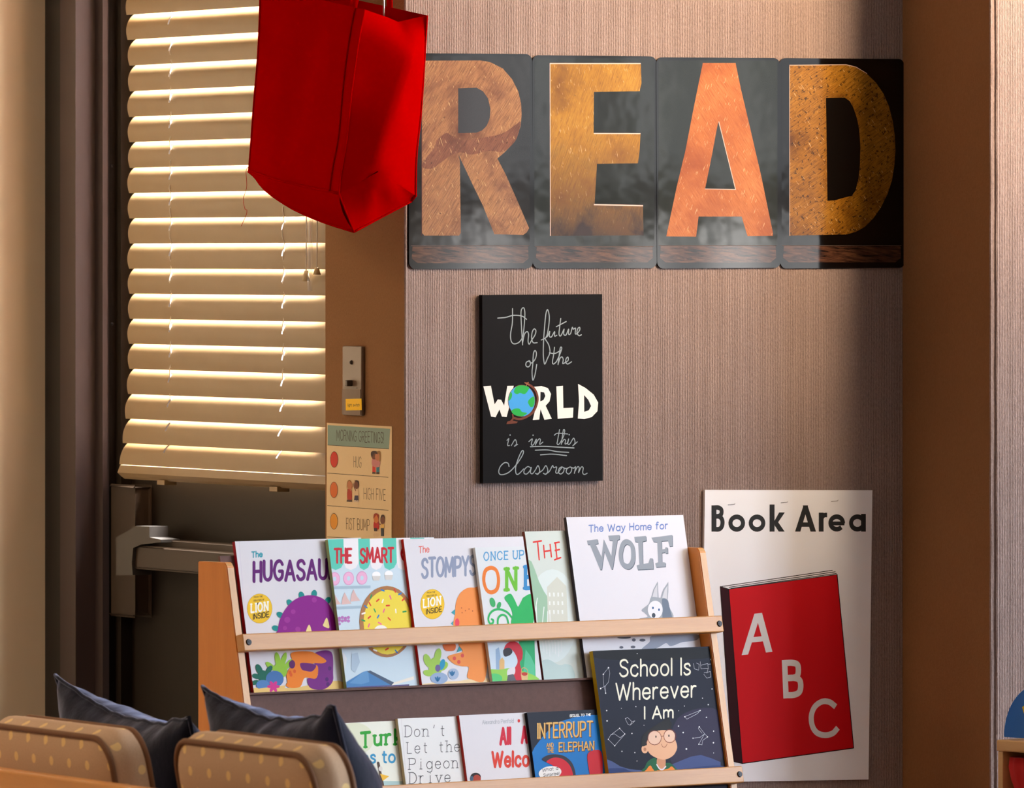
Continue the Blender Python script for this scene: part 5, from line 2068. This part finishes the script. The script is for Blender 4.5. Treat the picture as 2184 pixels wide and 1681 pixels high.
# back faces
grid([[right_[i].lerp(back_[i], j / 6) for j in range(7)] for i in range(NR + 1)])
grid([[back_[i].lerp(left_[i], j / 4) for j in range(5)] for i in range(NR + 1)])
botB = back_[-1] + (botL - left_[-1])
grid([[botN.lerp(botR, j / 4).lerp(botL.lerp(botB, j / 4), k / 6) + EZ * 0.0 for j in range(5)] for k in range(7)])
grid([[right_[-1].lerp(back_[-1], j / 6).lerp(botR.lerp(botB, j / 6), k) for j in range(7)] for k in range(2)])
bag_o = near_[0].copy()
bag = thing('tote_bag', 'bright red cloth tote bag hanging in front of the blind and letter cards', 'bag', Matrix.Translation(bag_o))
me = mesh('bag_body', [p - bag_o for p in V], Fc, [RED], None, True)
link('bag_body', me, bag)
bm = bmesh.new()
for pts in ([r_[11] - ER * 0.0005 for r_ in face_rows], near_ + [botN], right_ + [botR], left_ + [botL], [p.copy() for p in bot_front], lastb, [top_of_bottom[j] for j in range(13)]):
    bm_tube(bm, [p - bag_o - V3((0, 0.001, 0)) for p in pts], 0.0016, 6)
bm_obj('edge_seam', bm, bag, RED, True)


def strap(name, pts, w, side):
    """flat ribbon handle through world points"""
    v, f = [], []
    th = 0.0016
    for p in pts:
        for s in (-1, 1):
            for k in (0, 1):
                v.append(p + side * (w / 2 * s) + V3((0, -th * k, 0)) - bag_o)
    for i in range(len(pts) - 1):
        a, b = i * 4, i * 4 + 4
        f += [(a, a + 2, b + 2, b), (a + 1, b + 1, b + 3, a + 3), (a, b, b + 1, a + 1), (a + 2, a + 3, b + 3, b + 2)]
    f += [(0, 1, 3, 2), tuple(len(v) - 4 + i for i in (0, 2, 3, 1))]
    return link(name, mesh(name, v, f, [RED], None, True), bag)


hook_p = at(819, -150, 11.84)
sd = (near_[0] - left_[0]).normalized()
hA, hB = near_[0].lerp(left_[0], 0.13), near_[0].lerp(left_[0], 0.70)
arc = interp([hA - EZ * 0.03, hA + EZ * 0.01, hA.lerp(hook_p, 0.55) + sd * 0.012, hook_p + EZ * 0.004, hB.lerp(hook_p, 0.55) - sd * 0.03, hB + EZ * 0.01, hB - EZ * 0.03], 36)
strap('handle', [p + ER * 0.006 for p in arc], 0.026, sd)
hC, hD = right_[0].lerp(back_[0], 0.15), right_[0].lerp(back_[0], 0.7)
hC = at(831, 18, 11.86)
hD = hC - sd * 0.17
arc = interp([hC - EZ * 0.03, hC + EZ * 0.01, hC.lerp(hook_p, 0.6) + sd * 0.006, hook_p + EZ * 0.008, hD.lerp(hook_p, 0.6) - sd * 0.02, hD + EZ * 0.01, hD - EZ * 0.03], 30)
strap('handle', [p + V3((0, 0.004, 0)) for p in arc], 0.020, sd)
# loose thread
bm = bmesh.new()
th = [bp(x, y, DL - 0.004) - bag_o for x, y in ((99, 1150), (80, 1180), (84, 1290), (62, 1370), (72, 1440), (86, 1450), (78, 1490), (46, 1560))]
bm_tube(bm, interp(th, 30), 0.0004, 5)
bm_obj('loose_thread', bm, bag, RED, True)
# wire hook from the ceiling
wt = V3((hook_p.x, hook_p.y, CEIL))
hk = thing('ceiling_hook', 'thin pale wire hook holding up the red tote bag handles', 'hook', Matrix.Translation(wt))
bm = bmesh.new()
tip = at(819, 42, 11.835)
lo = at(819, -168, 11.84)
cv = [wt - EZ * 0.001, lo + EZ * 0.10, lo + EZ * 0.06, lo + EZ * 0.01 + ER * 0.012, lo - EZ * 0.012 + ER * 0.004, tip + EZ * 0.05, tip + EZ * 0.004]
bm_tube(bm, [p - wt for p in interp(cv, 40)], 0.0014, 8)
bm_obj('wire', bm, hk, M('pale_wire', (200, 196, 200), 0.3, 0.7), True)
bm = bmesh.new()
bmesh.ops.create_cone(bm, cap_ends=True, segments=20, radius1=0.018, radius2=0.018, depth=0.004, matrix=Matrix.Translation((0, 0, -0.0025)))
bm_obj('ceiling_plate', bm, hk, WHITEPAINT)

# ================================================================== SOFA, CUSHIONS, PILLOWS
SANG = math.radians(28.0)
ES = V3((math.sin(SANG), -math.cos(SANG), 0))      # along the sofa back, to the near right end
EB = V3((-math.cos(SANG), -math.sin(SANG), 0))     # out of its back, towards the left
REC = math.radians(11)
SUP = EZ * math.cos(REC) + EB * math.sin(REC)      # up the reclined back
SNB = EB * math.cos(REC) - EZ * math.sin(REC)      # normal of the cushion's back face


def polka(name, ia, ib):
    t = NT(name)
    o = t.xyz()
    a, b = o[ia], o[ib]
    pa, pb, r = 0.0555, 0.0262, 0.0062
    row = t.math('FLOOR', t.math('DIVIDE', b, pb))
    fb = t.math('MULTIPLY', t.math('SUBTRACT', t.math('FRACT', t.math('DIVIDE', b, pb)), 0.5), pb)
    aa = t.math('ADD', t.math('DIVIDE', a, pa), t.math('MULTIPLY', row, 0.34))
    fa = t.math('MULTIPLY', t.math('SUBTRACT', t.math('FRACT', aa), 0.5), pa)
    d2 = t.math('ADD', t.math('MULTIPLY', fa, fa), t.math('MULTIPLY', fb, fb))
    dot = t.math('LESS_THAN', d2, r * r)
    nz = t.noise(500, None, 2)
    base = t.mix(nz, (188, 156, 128), (210, 180, 152))
    t.color(t.mix(dot, base, (236, 206, 148)))
    t.bump(nz, 0.25, 0.0006)
    return t.set(Roughness=0.85, Specular_IOR_Level=0.2)


POLKA = [polka('polka_dot_cloth_back', 0, 1), polka('polka_dot_cloth_top', 0, 2), polka('polka_dot_cloth_end', 1, 2)]
PIPE = M('brown_piping', (120, 82, 54), 0.8)


def cushion(name, label, P_nr, L, H, T, R, roll=0.0):
    """box cushion; P_nr = near-right top corner of its back face"""
    U = (ES * math.cos(roll) + SUP * math.sin(roll)).normalized()
    Vv = (SUP - U * SUP.dot(U)).normalized()
    N = U.cross(Vv)
    if N.dot(SNB) < 0:
        U2, N = U, -N
    O = P_nr - U * (L / 2) - Vv * (H / 2) - N * (T / 2)
    fr = Frame(O, U, Vv, N)
    root = thing(name, label, 'cushion', fr.mat(), 'polka dot sofa back cushions')
    out = []
    for (ax_, ay_), (bx_, by_) in zip(*[(lambda q: (q, q[1:] + q[:1]))(rrect(-L / 2, L / 2, -H / 2, H / 2, R, 8))][0]):
        ns_ = max(1, int(math.hypot(bx_ - ax_, by_ - ay_) / 0.03))
        out += [(ax_ + (bx_ - ax_) * q / ns_, ay_ + (by_ - ay_) * q / ns_) for q in range(ns_)]
    rb = 0.016
    prof = [(0.02, 1.0), (0.2, 0.96), (0.4, 0.84), (0.6, 0.64), (0.78, 0.38), (0.9, 0.17)]
    rings = [(rho, T / 2 + 0.016 * b) for rho, b in prof]
    rim = [(1 - (rb / (H / 2)) * (1 - math.sin(a)), T / 2 - rb * (1 - math.cos(a))) for a in (0, 0.4, 0.8, 1.2, math.pi / 2)]
    rings += rim + [(1.012, 0.5 * (T / 2 - rb)), (1.016, 0)]
    rings += [(r, -z) for r, z in rings[-2::-1]]
    bm = bmesh.new()
    vr = []
    for rho, z in rings:
        vr.append([bm.verts.new((p[0] * rho, p[1] * rho, z)) for p in out])
    m = len(out)
    for i in range(len(vr) - 1):
        for k in range(m):
            bm.faces.new((vr[i][k], vr[i + 1][k], vr[i + 1][(k + 1) % m], vr[i][(k + 1) % m]))
    bm.faces.new(vr[0])
    bm.faces.new(vr[-1][::-1])
    bmesh.ops.recalc_face_normals(bm, faces=bm.faces)
    bm.normal_update()
    for f in bm.faces:
        n_ = f.normal
        f.material_index = 0 if abs(n_.z) > 0.72 else (1 if abs(n_.y) > abs(n_.x) else 2)
        f.smooth = True
    bm_obj('cover', bm, root, POLKA, True)
    for sgn in (1, -1):
        bm = bmesh.new()
        rim = rrect(-L / 2 + 0.004, L / 2 - 0.004, -H / 2 + 0.004, H / 2 - 0.004, R - 0.003, 8)
        bm_tube(bm, [(p[0], p[1], sgn * (T / 2 - 0.0035)) for p in rim], 0.0042, 8, True)
        bm_obj('piping', bm, root, PIPE, True)
    return fr


c1 = at(658, 1609, 9.80)
cushion('back_cushion', 'tan polka dot box cushion in front of the bookcase, right of the pair', c1, 0.40, 0.42, 0.058, 0.045)
# left cushion sits further along the same back
d2 = None
lo, hi = 0.3, 0.9
for _ in range(40):
    mid = (lo + hi) / 2
    x, y = proj(c1 - ES * mid)
    if x > 226:
        lo = mid
    else:
        hi = mid
c2 = c1 - ES * lo
c2.z = at(226, 1573, c2.y - CAM.y).z
cushion('back_cushion', 'tan polka dot box cushion at the left edge, in front of the left navy pillow', c2, 0.40, 0.42, 0.058, 0.045)

NAVY = NT('navy_velvet')
NAVY.color(NAVY.mix(NAVY.noise(30, None, 4), (10, 13, 28), (19, 24, 46)))
NAVY.bump(NAVY.noise(60, None, 4), 0.3, 0.004)
NAVY = NAVY.set(Roughness=0.75, Specular_IOR_Level=0.2, Sheen_Weight=0.85, Sheen_Roughness=0.35)
NAVY.node_tree.nodes['Principled BSDF'].inputs['Sheen Tint'].default_value = (0.45, 0.52, 0.8, 1)


def pillow(name, label, P_l, P_r, H, thick, seed, tilt):
    U = (P_r - P_l).normalized()
    W = (P_r - P_l).length
    up = EZ * math.cos(tilt) + EB * math.sin(tilt)
    Vv = (up - U * up.dot(U)).normalized()
    N = U.cross(Vv)
    fr = Frame((P_l + P_r) / 2 - Vv * (H / 2), U, Vv, N)
    root = thing(name, label, 'pillow', fr.mat(), 'navy velvet pillows on the sofa')
    n = 44
    v, f = [], []
    for side in (1, -1):
        for i in range(n + 1):
            for j in range(n + 1):
                x, y = -1 + 2 * j / n, -1 + 2 * i / n
                prof = max(0.0, (1 - abs(x) ** 2.6) * (1 - abs(y) ** 2.6)) ** 0.55
                px_ = x * W / 2 * (1 - 0.10 * (1 - y * y) * abs(x) ** 2)
                py_ = y * H / 2 * (1 - 0.15 * (1 - x * x) * abs(y) ** 2)
                wr = noise.noise(V3((x * 2.2 + seed, y * 3.4, side))) * 0.016 + noise.noise(V3((x * 5 + seed, y * 4, side * 3))) * 0.010
                edge = noise.noise(V3((x * 6 + seed, 9, 0))) * 0.006 * (abs(y) ** 6)
                v.append((px_, py_ + edge, side * (thick / 2 * prof + wr * prof)))
    m = (n + 1) * (n + 1)
    for i in range(n):
        for j in range(n):
            a = i * (n + 1) + j
            f.append((a, a + 1, a + n + 2, a + n + 1))
            f.append((m + a, m + a + n + 1, m + a + n + 2, m + a + 1))
    me = mesh('pillow_cover', v, f, [NAVY], None, True)
    bm = bmesh.new()
    bm.from_mesh(me)
    bmesh.ops.remove_doubles(bm, verts=bm.verts, dist=0.0004)
    bm.to_mesh(me)
    bm.free()
    for p in me.polygons:
        p.use_smooth = True
    link('pillow_cover', me, root)
    bm = bmesh.new()
    rim = []
    for k in range(4 * n):
        s_, t_ = k // n, (k % n) / n
        x, y = ((-1 + 2 * t_, 1), (1, 1 - 2 * t_), (1 - 2 * t_, -1), (-1, -1 + 2 * t_))[s_]
        px_ = x * W / 2 * (1 - 0.10 * (1 - y * y) * abs(x) ** 2)
        py_ = y * H / 2 * (1 - 0.15 * (1 - x * x) * abs(y) ** 2)
        rim.append((px_, py_ + noise.noise(V3((x * 6 + seed, 9, 0))) * 0.006 * (abs(y) ** 6), 0))
    bm_tube(bm, rim, 0.0028, 6, True)
    bm_obj('edge_seam', bm, root, NAVY, True)
    return fr


PL1 = at(118, 1440, 10.86)
PR1 = PL1 + ES * 0.42 - EZ * 0.036
PL2 = at(432, 1464, 10.50)
PR2 = PL2 + ES * 0.385 - EZ * 0.008
pillow('throw_pillow', 'navy velvet pillow with raised left corner, behind the left polka dot cushion', PL1, PR1, 0.43, 0.15, 1.0, math.radians(20))
pillow('throw_pillow', 'navy velvet pillow behind the right polka dot cushion, overlapping the bookcase', PL2, PR2, 0.43, 0.15, 5.0, math.radians(20))

# wooden sofa frame under and behind the cushions
SF = Frame(V3((c1.x, c1.y, 0)), ES, EZ, EB)        # x towards the near end, y up, z out of the back
rt = hit(0, 1654, SF.w(0, 0, 0.075), EB).z
rt2 = hit(340, 1681, SF.w(0, 0, 0.075), EB).z
RT = (rt + rt2) / 2
sofa = thing('sofa_frame', 'orange wooden sofa frame whose back rail shows at lower left', 'sofa', SF.mat())
bm = bmesh.new()
bm_box(bm, -1.02, 0.03, RT - 0.10, RT, 0.040, 0.064, 0.003)
bm_obj('back_rail', bm, sofa, WOOD_SOFA)
cz = c1.z - 0.42 * math.cos(REC) - 0.02
bm = bmesh.new()
bm_box(bm, -1.02, 0.03, cz - 0.05, cz - 0.012, -0.40, 0.039, 0.003)
bm_obj('seat_board', bm, sofa, WOOD_SOFA)
for x0 in (-1.02, -0.02):
    bm = bmesh.new()
    bm_box(bm, x0, x0 + 0.05, 0, RT - 0.101, 0.0395, 0.0645, 0.002)
    bm_obj('leg', bm, sofa, WOOD_SOFA)
    bm = bmesh.new()
    bm_box(bm, x0, x0 + 0.05, 0, cz - 0.0505, -0.40, -0.35, 0.002)
    bm_obj('leg', bm, sofa, WOOD_SOFA)

# ================================================================== CUBBY WITH TOYS (right edge)
CF0 = at(2126, 1578, 11.55)
_ca = math.radians(50)
CU = V3((math.cos(_ca), -math.sin(_ca), 0))
CF = Frame(V3((CF0.x, CF0.y, 0)), CU, EZ, CU.cross(EZ))
CT = CF0.z
cub = thing('toy_cubby', 'pale wooden cubby shelf cut off by the right edge', 'shelf', CF.mat())
st = 0.0165
bm = bmesh.new()
bm_box(bm, -0.001, 0.70, CT - st, CT, -0.26, 0, 0.002)
bm_obj('top_board', bm, cub, WOOD_CUBBY)
for x0 in (0.001, 0.685):
    bm = bmesh.new()
    bm_box(bm, x0, x0 + 0.0105, 0, CT - st - 0.0002, -0.259, -0.001, 0.001)
    bm_obj('side_panel', bm, cub, WOOD_CUBBY)
bm = bmesh.new()
bm_box(bm, 0.0118, 0.6848, 0.02, CT - st - 0.0002, -0.258, -0.252)
bm_obj('back_panel', bm, cub, M('cubby_orange_lit_back', (196, 96, 30), 0.6))  # orange light inside the cubby is put into this colour
SH = CT - 0.17
bm = bmesh.new()
bm_box(bm, 0.0118, 0.6848, SH - 0.014, SH, -0.2515, -0.002)
bm_obj('shelf', bm, cub, WOOD_CUBBY)
# blue arch block with a yellow wedge
BLUE = M('blue_toy_paint', (0, 104, 200), 0.4)
AR = 0.078
ax = CF.loc(at(2152, 1576, 11.62))[0] + AR + 0.002
arch = thing('arch_block', 'blue rounded toy block with a yellow mark on top of the cubby', 'toy', CF.mat() @ Matrix.Translation((ax, CT + 0.0004, -0.07)))
bm = bmesh.new()
bm_prism(bm, [(AR, 0), *[(AR * math.cos(math.radians(a)), AR * 1.02 * math.sin(math.radians(a))) for a in range(4, 178, 5)], (-AR, 0)], -0.02, 0.02)
bm_obj('block', bm, arch, BLUE)
bm = bmesh.new()
bm_prism(bm, [(-AR + 0.040, 0.045), (-AR + 0.064, 0.060), (-AR + 0.074, 0.012), (-AR + 0.044, 0.036)], 0.0202, 0.022)
bm_obj('yellow_mark', bm, arch, M('yellow_toy_paint', (240, 206, 30), 0.4))
# red waisted toy inside the cubby
REDTOY = M('red_toy_cloth', (190, 10, 8), 0.7, bump=(60, 0.3, 0.003))
toy = thing('red_doll_skirt', 'red pleated waisted toy standing inside the cubby', 'toy', CF.mat() @ Matrix.Translation((0.0475, SH + 0.0006, -0.024)))
prof = [(0, 0.030), (0.03, 0.031), (0.06, 0.030), (0.085, 0.026), (0.100, 0.024), (0.114, 0.029), (0.132, 0.0325), (0.1455, 0.031)]
v, f = [], []
ns = 48
for z, r in prof:
    for k in range(ns):
        t = 2 * math.pi * k / ns
        rr_ = r * (1 + 0.05 * math.cos(12 * t))
        v.append((rr_ * math.cos(t), z, rr_ * math.sin(t)))
for i in range(len(prof) - 1):
    for k in range(ns):
        a = i * ns + k
        b = i * ns + (k + 1) % ns
        f.append((a, b, b + ns, a + ns))
f.append(tuple(range(ns)))
f.append(tuple(range((len(prof) - 1) * ns, len(prof) * ns))[::-1])
link('skirt', mesh('skirt', v, f, [REDTOY], None, True), toy)
